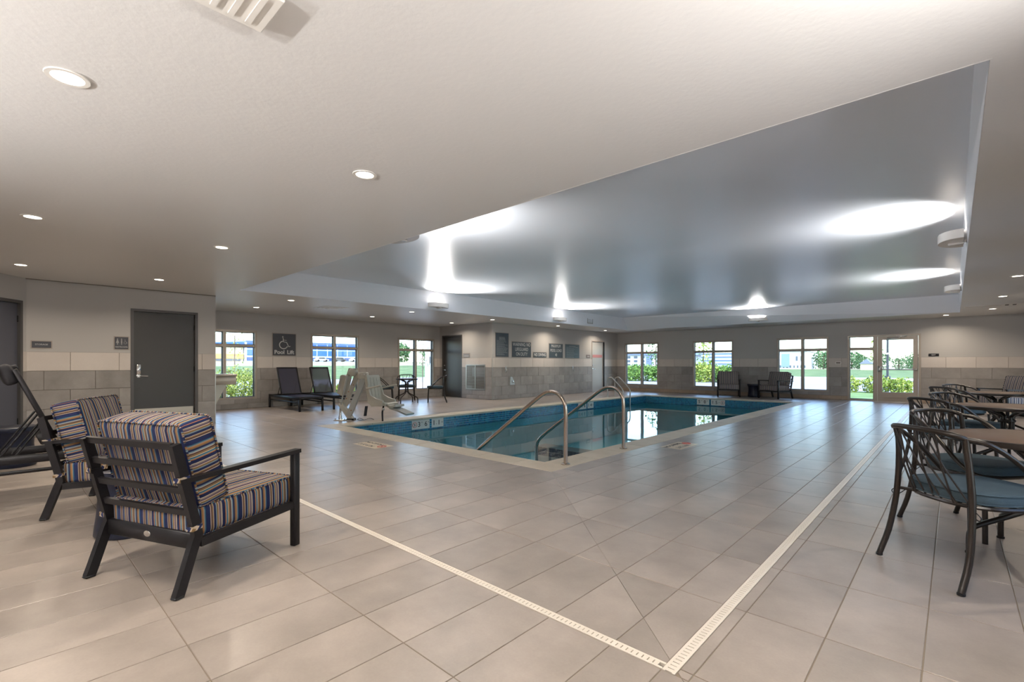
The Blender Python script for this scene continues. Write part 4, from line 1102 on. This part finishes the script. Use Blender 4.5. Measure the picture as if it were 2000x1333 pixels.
# ------------------------------------------------------------------ bistro chairs and tables
def bistro_chair(cush=True, seg=8):
    t = thing('bistro_chair', 'tmp', 'chair')
    r = .0135
    ZT = .800
    for s in (-1, 1):
        mb = MB(); P = [(s * .262, -.335, 0.012), (s * .252, -.285, .16), (s * .238, -.255, .34), (s * .228, -.245, .50), (s * .216, -.250, .66), (s * .210, -.262, ZT - .01)]
        mb.tube(P, .016, seg, smooth=3); mb.build('rear_leg', bronze_m, t)
        mb = MB(); mb.lathe([(.012, 0), (.018, .003), (.018, .014)], 10, s * .262, -.335); mb.build('foot_cap', black_m, t)
        mb = MB(); P = [(s * .245, .225, 0.0), (s * .240, .22, .20), (s * .232, .205, .43)]; mb.tube(P, .015, seg, smooth=3); mb.build('front_leg', bronze_m, t)
        mb = MB(); mb.tube([(s * .240, -.245, .425), (s * .15, -.19, .425)], .010, 6); mb.build('seat_bracket', bronze_m, t)
        mb = MB()
        P = [(s * .210, -.262, ZT - .012), (s * .265, -.19, ZT - .035), (s * .283, -.08, ZT - .11), (s * .292, .02, ZT - .205), (s * .292, .10, ZT - .29), (s * .280, .17, ZT - .345), (s * .250, .215, ZT - .365)]
        mb.tube(P, r, seg, smooth=4); mb.build('arm', bronze_m, t)
    P = [(-.210, -.262, ZT - .012), (-.195, -.30, ZT + .004), (-.13, -.335, ZT + .016), (0, -.350, ZT + .020), (.13, -.335, ZT + .016), (.195, -.30, ZT + .004), (.210, -.262, ZT - .012)]
    mb = MB(); mb.tube(P, r + .0015, seg, smooth=4); mb.build('top_rail', bronze_m, t)
    mb = MB(); ring = [(a, b, .425) for a, b in [(.245 * math.copysign(abs(cos(q)) ** .75, cos(q)), .235 * math.copysign(abs(sin(q)) ** .75, sin(q))) for q in [i * 2 * pi / 28 for i in range(28)]]]
    mb.tube(ring, .011, 6, closed=True)
    for yy in (-.1, .0, .1): mb.tube([(-.235, yy, .425), (.235, yy, .425)], .006, 5)
    mb.build('seat_frame', bronze_m, t)
    def topP(x): return Vector((x, -.350 + .28 * x * x / .057 * .25 * 1.0, ZT + .018 - abs(x) * .06))
    def botP(x): return Vector((x, -.232 + .4 * x * x, .425))
    rods = [(0, 0), (-.12, -.12), (.11, .11), (-.185, -.05), (-.12, .05), (-.05, .13), (.05, .20), (-.195, -.14)]
    for a, b in rods:
        mb = MB(); mb.tube([topP(a), (topP(a) + botP(b)) / 2 + Vector((0, -.012, 0)), botP(b)], .0052, 5); mb.build('back_rod', bronze_m, t)
    if cush:
        mb = MB(); n = 36; vs = []; F = []
        prof = [(0, .4345), (.90, .4345), (.98, .442), (1.0, .460), (1.0, .484), (.97, .497), (.88, .506), (.6, .512), (0, .514)]
        for i in range(n):
            q = 2 * pi * i / n; ex = .258 * math.copysign(abs(cos(q)) ** .72, cos(q)); ey = .250 * math.copysign(abs(sin(q)) ** .72, sin(q))
            for (k, z) in prof: vs.append((ex * k, ey * k + .008, z))
        m = len(prof)
        for i in range(n):
            j = (i + 1) % n
            for k in range(m - 1): F.append((i * m + k, j * m + k, j * m + k + 1, i * m + k + 1))
        mb.add(vs, F); cu = mb.build('seat_cushion', teal_m, t)
        for z in (.447, .497):
            mb = MB(); mb.tube([(.2575 * math.copysign(abs(cos(q)) ** .72, cos(q)), .2495 * math.copysign(abs(sin(q)) ** .72, sin(q)) + .008, z) for q in [i * 2 * pi / 40 for i in range(40)]], .0042, 5, closed=True)
            mb.build('piping', teal_m, cu)
        for s in (-1, 1):
            mb = MB(); a = Vector((s * .19, -.19, .432))
            mb.tube([a, a + Vector((s * .05, -.05, -.012)), a + Vector((s * .085, -.055, -.035)), a + Vector((s * .07, -.05, -.055)), a + Vector((s * .035, -.045, -.04)), a + Vector((s * .01, -.03, -.01))], .0028, 5, smooth=3)
            mb.build('tie', belt_m, cu)
    return t
def at(c, x, y, rz, label, group=None):
    c.location = (x, y, 0); c.rotation_euler = (0, 0, rz); c['label'] = label
    if group: c['group'] = group
    return c
def face(dx, dy): return math.atan2(-dx, dy)
proto = bistro_chair()
GR = 'bronze bistro chairs at the round tables'
T = [(.40, 4.28), (.42, 7.32), (.50, 10.6)]
at(proto, .085, 3.745, face(.72, .70), 'bronze tube chair with slate blue cushion nearest the camera on the right', GR)
names = ['nearest', 'middle', 'farthest']
spots = []
for k, (tx, ty) in enumerate(T):
    if k: spots.append((tx - .43, ty - .57, face(.70, .72), 'bronze tube chair on the near side of the %s round table' % names[k]))
    spots.append((tx - .28, ty + .44, face(.72, -.55), 'bronze tube chair on the far left side of the %s round table' % names[k]))
    spots.append((tx + .46, ty - .42, face(-.7, .7), 'bronze tube chair on the right side of the %s round table, cut by the frame' % names[k]))
for x, y, a, l in spots: at(copy_tree(proto), x, y, a, l, GR)

def bistro_table(x, y, label, R=.44, seg=8):
    t = thing('round_table', label, 'table', (x, y, 0), group='round bistro tables')
    mb = MB(); mb.lathe([(.0, .700), (R - .03, .700), (R - .004, .706), (R, .716), (R, .727), (R - .005, .731), (.0, .731)], 56, cap=False); top = mb.build('table_top', tabletop_m, t)
    mb = MB(); mb.lathe([(R - .02, .694), (R + .003, .699), (R + .0045, .714), (R + .003, .728), (R - .004, .7325), (R - .012, .7325)], 56, cap=False); mb.build('table_rim', bronze_m, t)
    for k in range(4):
        a = radians(207) + k * pi / 2; c, s = cos(a), sin(a)
        def p(r, z): return (r * c, r * s, z)
        mb = MB(); mb.tube([p(.37, .004), p(.37, .09), p(.362, .14), p(.33, .175), p(.12, .27), p(.058, .32), p(.045, .38), p(.045, .58), p(.06, .63), p(.20, .69), p(.24, .698)], .016, seg, smooth=3); mb.build('leg', bronze_m, t)
        mb = MB(); mb.lathe([(.020, 0), (.020, .012)], 10, .37 * c, .37 * s); mb.build('foot_cap', black_m, t)
    for z in (.34, .56):
        mb = MB(); mb.lathe([(.0, z), (.06, z), (.064, z + .006), (.064, z + .02), (.06, z + .026), (.0, z + .026)], 20, cap=False); mb.build('collar', bronze_m, t)
    return t
bistro_table(*T[0], 'round taupe table beside the nearest bronze chair')
bistro_table(*T[1], 'round taupe table in the middle of the right-hand row')
bistro_table(*T[2], 'round taupe table farthest along the right-hand row')

# patio set in the left bay
PT = (-12.15, 8.40)
bistro_table(*PT, 'dark round table with black chairs by the third window', R=.32)
GP = 'black chairs around the patio table in the left bay'
for x, y, a, l in ((-11.62, 9.08, face(-.6, -.75), 'black tube chair right of the small patio table, seen in profile'),
                   (-12.52, 7.88, face(.55, .75), 'black tube chair left of the small patio table'),
                   (-12.95, 8.95, face(.8, -.5), 'black tube chair behind the small patio table, against the window')):
    at(copy_tree(proto), x, y, a, l, GP)

# ------------------------------------------------------------------ pool lift
lift = thing('pool_lift', 'beige mechanical pool lift with moulded seat, footrest and black belts at the pool edge', 'pool lift', (-9.36, 4.94, 0), radians(42.87))
def U(px): return (px - 680) / 93.0
def Z(py): return max(0.0, 1.18 - (py - 711) / 93.0)
def ply(name, pts, v0, v1, mat, parent=lift, r=None):
    mb = MB(); mb.prism([(U(a), Z(b)) for a, b in pts], v0, v1, 'y'); return mb.build(name, mat, parent, smooth=False)
mb = MB(); mb.bbox(-.20, -.13, 0.002, .17, .13, .016, .004); base = mb.build('base_plate', steel_m, lift)
for bx, by in ((-.17, -.10), (.02, -.10), (-.17, .10), (.02, .10)):
    mb = MB(); mb.lathe([(.016, .017), (.016, .034), (.008, .04)], 6, bx, by); mb.build('bolt', chrome_m, base)
mb = MB(); mb.lathe([(.045, .016), (.040, .06), (.028, .11), (.022, .16), (.022, .33)], 16, -.10, 0); mb.build('anchor_post', chrome_m, lift)
mb = MB(); mb.ribbon([(U(672), -.03, Z(788)), (U(694), -.03, Z(820))], .13, .09, nrm=(0, 1, 0)); mb.build('base_arm', beige_m, lift)
ply('rubber_foot', [(684, 820.5), (686, 817), (699, 817), (700, 820.5)], -.10, .05, black_m)
mb = MB(); mb.ribbon([(U(689), -.06, Z(812)), (U(718), -.06, Z(741))], .09, .105, nrm=(0, 1, 0)); mb.build('mast', beige2_m, lift)
mb = MB(); mb.ribbon([(U(677), .06, Z(795)), (U(702), .06, Z(731))], .08, .085, nrm=(0, 1, 0)); mb.build('parallel_beam', beige_m, lift)
mb = MB(); mb.bbox(U(707), -.11, Z(741), U(724), .08, Z(727.5), .015); hd = mb.build('head_joint', beige_m, lift)
for q in (711, 720):
    mb = MB(); mb.M = Matrix.Translation((U(q), -.11, Z(732))) @ Matrix.Rotation(pi / 2, 4, 'X'); mb.lathe([(.020, 0), (.018, .012), (.0, .016)], 12, cap=False); mb.build('bolt', steel_m, hd)
mb = MB(); mb.M = Matrix.Translation((U(695), .02, Z(728))) @ Matrix.Rotation(pi / 2, 4, 'X'); mb.lathe([(.06, -.09), (.082, -.07), (.082, .07), (.06, .09)], 18); mb.build('pivot_hub', beige_m, lift)
mb = MB(); mb.ribbon([(U(684), .02, Z(738)), (U(689), .02, Z(721)), (U(702), .02, Z(722))], .12, .04, nrm=(0, 1, 0)); mb.build('hub_bracket', beige_m, lift)
mb = MB(); mb.tube([(U(687), -.09, Z(735)), (U(680.5), -.09, Z(762))], .026, 12); mb.build('actuator_body', beige2_m, lift)
mb = MB(); mb.tube([(U(680.5), -.09, Z(762)), (U(675), -.09, Z(790))], .013, 10); mb.build('actuator_rod', chrome_m, lift)
b = ply('battery_cover', [(665, 768), (667, 757), (672, 734), (676, 732.5), (686, 735), (686, 742), (679, 771), (674, 773)], -.05, .20, beige_m)
mb = MB(); mb.ribbon([(U(668.5), -.054, Z(764)), (U(675), -.054, Z(738))], .02, .012, nrm=(1, 0, .3)); mb.build('handle_slot', beige2_m, b)
for a_, b_ in ((688, 765), (684, 778), (693, 801), (697, 752)):
    mb = MB(); mb.M = Matrix.Translation((U(a_) + .02, -.115, Z(b_))) @ Matrix.Rotation(pi / 2, 4, 'X'); mb.lathe([(.011, -.02), (.011, .006)], 8); mb.build('rusty_bolt', rust_m, lift)
# seat arm and seat
mb = MB(); mb.ribbon([(U(722), -.08, Z(731)), (U(724.5), -.08, Z(745)), (U(729), -.08, Z(770))], .07, .06, nrm=(0, 1, 0)); mb.build('seat_hanger', beige_m, lift)
Sm = Matrix.Translation((U(741), -.02, Z(792))) @ Matrix.Rotation(radians(-24), 4, 'Z')   # seat frame: x forward, y across
seat = MB(); seat.M = Sm
def shell(mb, prof, w, t):
    mb.ribbon([(a, 0, b) for a, b in prof], w, t, nrm=(0, 1, 0))
shell(seat, [(-.12, .62), (-.105, .60), (-.075, .45), (-.05, .28), (-.02, .12), (.02, .05), (.08, .025), (.28, .03), (.36, .05), (.40, .03)], .40, .055)
st = seat.build('seat_shell', beige_m, lift)
for s in (-1, 1):
    mb = MB(); mb.M = Sm; mb.prism([(-.10, .40), (-.04, .42), (.03, .22), (.16, .16), (.34, .12), (.34, .02), (.06, -.01), (-.03, .08)], s * .20 - .02, s * .20 + .02, 'y'); mb.build('side_wing', beige_m, st)
    mb = MB(); mb.M = Sm; mb.tube([(-.055, s * .235, .36), (.02, s * .245, .37), (.33, s * .25, .43)], .019, 10, smooth=2); mb.build('armrest', beige_m, st)
mb = MB(); mb.M = Sm
for yy in (-.10, 0.0, .10): mb.ribbon([(-.075, yy, .58), (-.045, yy, .44), (-.02, yy, .27), (.01, yy, .13)], .03, .014, nrm=(0, 1, 0))
mb.build('back_rib', beige_m, st)
fr = MB(); fr.M = Sm; fr.ribbon([(.38, 0, .03), (.46, 0, -.015), (.60, 0, .02)], .30, .045, nrm=(0, 1, 0)); fo = fr.build('leg_rest', beige_m, lift)
mb = MB(); mb.M = Sm; mb.ribbon([(.44, .0, -.03), (.62, .0, -.07), (.86, .0, -.15)], .26, .035, nrm=(0, 1, 0)); mb.build('footrest', beige2_m, lift)
def strap(pts, w=.045):
    mb = MB(); mb.ribbon(catmull([Vector(p) for p in pts], 4), w, .006, nrm=(.8, .6, 0)); return mb.build('belt', belt_m, lift)
strap([(U(727), -.20, Z(792)), (U(726), -.20, Z(800)), (U(724.5), -.20, Z(811))], .06)
strap([(U(761), -.22, Z(789)), (U(759), -.22, Z(797)), (U(758), -.22, Z(806)), (U(758.5), -.22, Z(821))], .035)
mb = MB(); mb.bbox(U(757), -.235, Z(800), U(762), -.205, Z(795), .004); mb.build('buckle', steel_m, lift)
mb = MB(); mb.ribbon(catmull([Vector(p) for p in [(U(740), -.16, .03), (U(733), -.17, .055), (U(724), -.16, .03), (U(716), -.15, .012), (U(709), -.16, .03), (U(712), -.15, .052), (U(720), -.16, .03)]], 5), .03, .006, nrm=(0, 1, .0)); mb.build('loose_belt', belt_m, lift)

# ------------------------------------------------------------------ outside
def ground(nm, mat, x0, y0, x1, y1, z, kind, label=None, cat=None, t=.1):
    mb = MB(); mb.box(x0, y0, z - t, x1, y1, z); return mb.build(nm, mat, kind=kind, smooth=False, label=label, cat=cat)
def grassmat(nm, c1, c2, sc):
    m, nt, b = nodes_of(nm); g = nt.nodes.new('ShaderNodeNewGeometry'); nz = nt.nodes.new('ShaderNodeTexNoise'); nz.inputs['Scale'].default_value = sc; nz.inputs['Detail'].default_value = 6
    nt.links.new(g.outputs['Position'], nz.inputs['Vector']); r = nt.nodes.new('ShaderNodeValToRGB'); r.color_ramp.elements[0].position = .35; r.color_ramp.elements[1].position = .65
    r.color_ramp.elements[0].color = (*c1, 1); r.color_ramp.elements[1].color = (*c2, 1); nt.links.new(nz.outputs['Fac'], r.inputs[0]); nt.links.new(r.outputs[0], b.inputs['Base Color']); b.inputs['Roughness'].default_value = .9
    b.inputs['Specular IOR Level'].default_value = .1
    return m
lawn_m = grassmat('lawn_grass', (.15, .23, .08), (.22, .31, .13), 1.5)
tall_m = grassmat('tall_grass', (.10, .15, .055), (.19, .24, .10), .6)
tan_m = grassmat('dry_meadow', (.30, .25, .16), (.40, .34, .22), .25)
road_m = simple('road_concrete', (.33, .31, .31), .8, noise=.05, nscale=.6)
walk_m = simple('sidewalk_concrete', (.48, .455, .43), .8, noise=.04, nscale=1)
Zg = -.14
ground('walkway', walk_m, -27.49, YF + .3, -3.9, 27.9, Zg + .01, 'structure')
ground('lawn', lawn_m, -3.9, YF + .3, 40, 27.9, Zg, 'stuff', 'short green lawn strip outside the glass door', 'grass')
ground('road', road_m, -39, 28.0, 60, 50, Zg - .02, 'structure')
ground('sidewalk', walk_m, -39, 50, 60, 56, Zg, 'structure')
ground('tall_grass_strip', tall_m, -39, 56, 120, 130, Zg, 'stuff', 'green grass strip beyond the road outside the far wall', 'grass')
ground('dry_field', tan_m, -300, 130, 300, 500, Zg, 'stuff', 'pale dry field on the horizon beyond the far windows', 'field')
ground('bounce_terrace', walk_m, XR + .3, -20, 14, YF + .28, -.10, 'structure')  # unseen paving added to bounce sunlight up onto the ceiling
ground('gravel_bed', simple('pale_gravel', (.50, .48, .45), .9, noise=.25, nscale=25), -27.5, -10, XW - .3, YF + .28, Zg, 'stuff', 'pale gravel bed outside the left windows', 'gravel')
ground('driveway', road_m, -39, -30, -27.5, 27.9, Zg - .01, 'structure')
mb = MB(); mb.prism([(-39.02, -.5), (-39.02, -.17), (-74, .85), (-74, -.5)], -60, 129.9, 'y'); mb.build('meadow', tall_m, kind='stuff', smooth=False, label='tall green meadow beyond the driveway outside the left windows', cat='grass')
mb = MB(); mb.prism([(-74.01, -.5), (-74.01, .85), (-92, 1.6), (-300, 1.65), (-300, -.5)], -100, 129.9, 'y'); mb.build('raised_meadow', tan_m, kind='stuff', smooth=False, label='pale rising meadow in front of the blue building', cat='field')

leafm = {}
def leaf_mat(nm, c1, c2):
    m, nt, b = nodes_of(nm); g = nt.nodes.new('ShaderNodeNewGeometry'); r = nt.nodes.new('ShaderNodeValToRGB')
    r.color_ramp.elements[0].color = (*c1, 1); r.color_ramp.elements[1].color = (*c2, 1); nt.links.new(g.outputs['Random Per Island'], r.inputs[0]); nt.links.new(r.outputs[0], b.inputs['Base Color'])
    b.inputs['Roughness'].default_value = .6; b.inputs['Specular IOR Level'].default_value = .2
    return m
lf1 = leaf_mat('green_leaves', (.06, .15, .03), (.22, .34, .07)); lf2 = leaf_mat('yellow_green_leaves', (.12, .22, .03), (.50, .52, .12)); lf3 = leaf_mat('tree_leaves', (.05, .12, .05), (.14, .24, .09))
bark_m = simple('bark', (.14, .10, .07), .9)
def leaves(n, ell, c, size, seed, fill=.55):
    rr = random.Random(seed); mb = MB()
    for i in range(n):
        while True:
            d = Vector((rr.uniform(-1, 1), rr.uniform(-1, 1), rr.uniform(-1, 1)))
            if fill < d.length < 1: break
        lump = 1 + .18 * sin(5 * d.x + seed) * cos(4 * d.y + seed) + .12 * sin(7 * d.z)
        p = Vector((c[0] + d.x * ell[0] * lump, c[1] + d.y * ell[1] * lump, c[2] + d.z * ell[2] * lump))
        a = Vector((rr.gauss(0, 1), rr.gauss(0, 1), rr.gauss(0, 1))).normalized(); b = a.cross(Vector((rr.gauss(0, 1), rr.gauss(0, 1), rr.gauss(0, 1)))).normalized()
        s = size * rr.uniform(.6, 1.3)
        mb.add([p - a * s, p + b * s * .5, p + a * s, p - b * s * .5], [(0, 1, 2, 3)])
    return mb
def shrub(x, y, rx, rz, label, mat=lf1, n=1300, size=.06, seed=1, group=None, z0=Zg, ry=None):
    t = thing('shrub', label, 'shrub', (x, y, z0), group=group)
    leaves(n, (rx, ry or rx, rz), (0, 0, rz * .95), size, seed, .5).build('foliage', mat, t, smooth=False, kind='stuff')
    mb = MB(); rr = random.Random(seed)
    for k in range(5): a = k * 1.3; mb.tube([(0, 0, 0), (rx * .4 * cos(a), rx * .4 * sin(a), rz * .7), (rx * .6 * cos(a), rx * .6 * sin(a), rz * 1.2)], .015, 5)
    mb.build('stems', bark_m, t)
def tree(x, y, h, r, label, seed=1, mat=lf3, n=900, size=None, group=None, trunk=.16):
    t = thing('tree', label, 'tree', (x, y, Zg if x > -39 else (1.66 if x < -80 else .45)), group=group)
    mb = leaves(n, (r, r, h * (.50 if trunk > .1 else .36)), (0, 0, h * (.50 if trunk > .1 else .62)), size or r * .13, seed, .3)
    mb.build('crown', mat, t, smooth=False, kind='stuff')
    mb = MB(); mb.tube([(0, 0, 0), (0, 0, h * .4), (.05 * h * .2, 0, h * .7)], trunk, 7); mb.build('trunk', bark_m, t)
# left windows
shrub(-16.6, 5.2, 1.0, .60, 'large yellow-green bush in the first window', lf2, 5200, .045, 2)
shrub(-16.6, 3.45, .78, .62, 'green bush at the left side of the first window', lf1, 3000, .05, 5)
shrub(-16.2, 7.55, .62, .30, 'low dark-green plants under the second window', lf1, 1000, .07, 6)
shrub(-16.9, 8.9, .55, .30, 'low green plant right of centre in the second window', lf2, 700, .07, 8)
tree(-26, 7.9, 3.9, .6, 'thin young tree seen through the first window', 4, lf2, 170, .06, trunk=.025)
tree(-60, 24.3, 4.2, 1.0, 'small sapling in front of the blue building, second window', 4, lf3, 260, .22, trunk=.05)
# window 3: white post outside and trees
r = thing('porch_post', 'white square post outside the third window', 'post', (-20.5, 15.55, Zg))
mb = MB(); mb.bbox(-.14, -.14, 0, .14, .14, 3.6, .01); mb.build('shaft', white_m, r); mb = MB(); mb.bbox(-.19, -.19, 0, .19, .19, .12, .01); mb.build('plinth', white_m, r)
mb = MB(); mb.bbox(.14, -.05, 1.35, .19, .05, 1.7, .01); mb.build('wall_box', dark_gasket, r)
tree(-95, 63, 4.6, 3.4, 'round tree on the horizon in the third window', 9, lf3, 900)
tree(-96, 74, 3.8, 2.8, 'smaller round tree right of the first in the third window', 10, lf3, 700)
tree(-19.6, 14.5, 3.3, .35, 'slim sapling beside the white post outside the third window', 11, lf3, 110, .05, trunk=.02)

# blue glass office building with an orange wing, behind the meadow
def bwin(root, mat, x, y0, y1, z0, z1, ny, nz, name='window', gap=.16):
    dy = (y1 - y0) / ny; dz = (z1 - z0) / nz
    for i in range(ny):
        for j in range(nz):
            mb = MB(); mb.box(x, y0 + i * dy + gap / 2, z0 + j * dz + gap / 2, x + .12, y0 + (i + 1) * dy - gap / 2, z0 + (j + 1) * dz - gap / 2); mb.build(name, mat, root, smooth=False)
blue_m = simple('blue_glass_panel', (.045, .14, .50), .25); bluel = simple('white_mullion_grid', (.55, .62, .72), .5); orange_m = simple('orange_cladding', (.72, .36, .13), .6); cream_m = simple('cream_cladding', (.60, .50, .33), .6)
r = thing('office_building', 'long blue glass building seen through the left windows', 'building', (0, 0, 0))
mb = MB(); mb.box(-130, 36.2, 1.66, -112, 70, 6.0); mb.build('grid_wall', bluel, r, smooth=False)
bwin(r, blue_m, -112, 36.3, 70, 2.9, 5.95, 13, 2, gap=.28); bwin(r, simple('dark_ground_glass', (.04, .08, .22), .3), -112, 36.3, 70, 1.8, 2.7, 12, 1)
mb = MB(); mb.box(-130, 36.1, 6.0, -111.6, 70.2, 6.2); mb.build('roof_edge', blue_m, r, smooth=False)
r = thing('orange_building', 'cream and orange building wing in the first window', 'building', (0, 0, 0))
mb = MB(); mb.box(-130, 20, 1.66, -113, 36.0, 5.0); mb.build('wall', cream_m, r, smooth=False)
mb = MB(); mb.box(-113, 20, 2.3, -112.8, 36.0, 3.3); mb.build('orange_band', orange_m, r, smooth=False)
mb = MB(); mb.prism([(20, 5.0), (36.0, 5.0), (36.0, 5.9), (34, 5.9), (20, 5.2)], -131, -112.5, 'x'); mb.build('blue_roof', blue_m, r, smooth=False)
bwin(r, simple('dark_window', (.10, .12, .16), .3), -112.8, 21, 35.5, 1.75, 2.25, 9, 1)
# parked cars, tiny in the distance
car_cols = [(.75, .75, .75), (.06, .08, .14), (.6, .6, .62), (.10, .10, .10), (.78, .78, .76), (.18, .05, .05), (.7, .72, .75)]
cnames = ['first', 'second', 'third', 'fourth', 'fifth', 'sixth', 'seventh']
for k, cc in enumerate(car_cols):
    r = thing('car', 'distant parked car, %s from the left in front of the blue building' % cnames[k], 'car', (-106, 41.5 + k * 4.3, 1.66), pi / 2, group='parked cars by the blue building'); r.scale = (.72, .72, .72)
    cm = simple('car_paint_%d' % k, cc, .3)
    mb = MB(); mb.prism([(-2.1, .3), (2.1, .3), (2.15, .7), (1.3, .85), (.75, 1.35), (-1.1, 1.35), (-1.7, .9), (-2.15, .8)], -.85, .85, 'y'); mb.build('body', cm, r)
    mb = MB(); mb.prism([(1.05, .88), (.65, 1.28), (-1.0, 1.28), (-1.4, .92)], -.87, .87, 'y'); mb.build('windows', dark_gasket, r)
    for a_ in (-1.3, 1.3):
        mb = MB(); mb.M = Matrix.Translation((a_, 0, .32)) @ Matrix.Rotation(pi / 2, 4, 'X'); mb.lathe([(.32, -.88), (.32, .88)], 12); mb.build('wheel_pair', black_m, r)

# far side: hedges, apartment block, blue siding building, white building, trees, lamp
GH = 'hedge bushes across the road'
for k, (x, y, rx, rz, m) in enumerate([(-20.2, 34.2, 1.5, .66, lf1), (-18.1, 34.2, 1.4, .66, lf1), (-16.2, 34.6, 1.4, .68, lf1), (-14.7, 35.4, 1.1, .74, lf2), (-13.4, 35.3, 1.2, .76, lf2), (-11.9, 35.5, 1.1, .66, lf1), (-10.6, 35.6, .9, .60, lf1)]):
    shrub(x, y, rx, rz, ['leftmost hedge bush in the first far window', 'middle hedge bush in the first far window', 'right hedge bush in the first far window', 'yellowish bush at the left of the middle far window', 'second yellowish bush in the middle far window', 'green bush at the right of the middle far window', 'last green bush before the white building'][k], m, 1500, .11, 20 + k, GH)
tree(-13.9, 36.3, 4.6, .9, 'slender young tree in the middle far window', 31, lf2, 300, .13, trunk=.04)
tree(-17.6, 36.0, 3.9, .8, 'thin young tree in the first far window', 32, lf3, 200, .12, trunk=.04)
apt = simple('apartment_siding', (.62, .62, .66), .6); aptd = simple('dark_blue_roof', (.16, .20, .30), .6); dwin = simple('dark_apartment_window', (.10, .12, .15), .3)
r = thing('apartment_building', 'pale apartment block with dark roof in the first far window', 'building')
mb = MB(); mb.box(-82, 130.1, -.13, -56, 145, 3.7); mb.build('wall', apt, r, smooth=False)
mb = MB(); mb.prism([(-83, 3.7), (-55, 3.7), (-56, 4.7), (-66, 4.7), (-67, 4.3), (-82, 4.3)], 129.6, 146, 'y'); mb.build('roof', aptd, r, smooth=False)
mb = MB(); mb.box(-66.5, 129.7, -.13, -64.8, 130.1, 3.9); mb.build('stair_tower', aptd, r, smooth=False)
for i in range(10):
    for j in range(3):
        mb = MB(); x = -80 + i * 2.35; mb.box(x, 130.0, .5 + j * 1.15, x + 1.1, 130.09, 1.15 + j * 1.15); mb.build('window', dwin, r, smooth=False)
r = thing('siding_building', 'blue-white siding building with dark bands in the middle far window', 'building')
mb = MB(); mb.box(-50.5, 130.1, -.13, -38, 145, 4.1); mb.build('wall', simple('pale_blue_siding', (.46, .54, .74), .6), r, smooth=False)
for j in range(5): mb = MB(); mb.box(-50.5, 129.95, .15 + j * .9, -38, 130.08, .36 + j * .9); mb.build('dark_band', simple('navy_band', (.10, .14, .34), .5), r, smooth=False)
r = thing('white_building', 'white two-storey building with a grey glass bay in the third far window', 'building')
mb = MB(); mb.box(-36, 130.1, -.13, -25.6, 143, 4.05); mb.build('wall', simple('white_stucco', (.80, .80, .80), .6), r, smooth=False)
mb = MB(); mb.box(-30.8, 129.8, .4, -29.1, 130.1, 3.6); mb.build('glass_bay', simple('grey_glass', (.22, .30, .42), .3), r, smooth=False)
mb = MB(); mb.box(-36.2, 129.8, 4.05, -25.4, 143, 4.22); mb.build('roof_edge', signrim_m, r, smooth=False)
for x in (-35.0, -34.1, -32.6, -27.8, -26.8): mb = MB(); mb.box(x, 130.0, 1.9, x + .4, 130.08, 3.0); mb.build('window', dwin, r, smooth=False)
for i in range(14): mb = MB(); mb.box(-35.8 + i * .75, 130.0, .2, -35.5 + i * .75, 130.08, .8); mb.build('ground_window', dwin, r, smooth=False)
tr = [(-23.2, 136, 4.9, 2.3), (-19.6, 152, 4.9, 2.9), (-16.4, 141, 3.7, 1.8), (-14.6, 132, 3.1, 1.3), (-11.9, 135, 4.4, 1.7), (-9.6, 146, 3.2, 1.5), (-8.0, 160, 3.2, 1.7), (-6.3, 132, 3.9, 1.5), (-3.7, 140, 5.0, 2.2), (-1.6, 131, 4.5, 1.7), (-27, 160, 5, 3), (-45, 158, 5.6, 4)]
tn = ['tree just right of the white building', 'round tree at the right side of the third far window', 'low tree at the right edge of the third far window', 'small tree at the left of the sidelight', 'round tree in the middle of the sidelight', 'low tree at the right of the sidelight', 'low distant tree left of the lamp post', 'tree right of the lamp post in the door glass', 'tall tree in the middle of the door glass', 'tree at the right edge of the door glass', 'tree behind the white building', 'tree showing above the siding building']
for k, (x, y, h, rr_) in enumerate(tr): tree(x, y, h, rr_, tn[k], 40 + k, lf3, 520, group='distant trees beyond the field')
r = thing('small_house', 'low pale house with a grey gable roof in the sidelight', 'building', (-13.3, 124, Zg + .2))
mb = MB(); mb.box(-1.1, -1, -.2, .9, 2, 1.1); mb.build('wall', cream_m, r, smooth=False); mb = MB(); mb.prism([(-1.3, 1.1), (1.1, 1.1), (-.1, 2.1)], -1.2, 2.2, 'y'); mb.build('roof', simple('slate_roof', (.2, .22, .28), .6), r, smooth=False)
r = thing('lamp_post', 'dark slim lamp post seen through the glass door', 'lamp post', (-4.3, 53.5, Zg))
mb = MB(); mb.tube([(0, 0, 0), (0, 0, 7)], .09, 8); mb.build('pole', dark_gasket, r); mb = MB(); mb.bbox(-.2, -.2, 0, .2, .2, .25, .02); mb.build('base', dark_gasket, r)
mb = MB(); mb.bbox(-.1, -.5, 7.0, .1, .7, 7.12, .02); mb.build('head', dark_gasket, r)
tree(-5.0, 52.0, 4.2, .42, 'thin young tree beside the lamp post', 71, lf2, 220, .10, trunk=.03)
for k, (x, y, rx, rz, l) in enumerate([(-3.7, 27.0, .62, .40, 'yellow-green shrub in the sidelight'), (-2.55, 27.1, .62, .42, 'yellow-green shrub at the left of the door glass'), (-1.75, 27.2, .5, .36, 'yellow-green shrub at the right of the door glass')]):
    shrub(x, y, rx, rz, l, lf2, 1100, .06, 60 + k, 'shrubs outside the glass door')
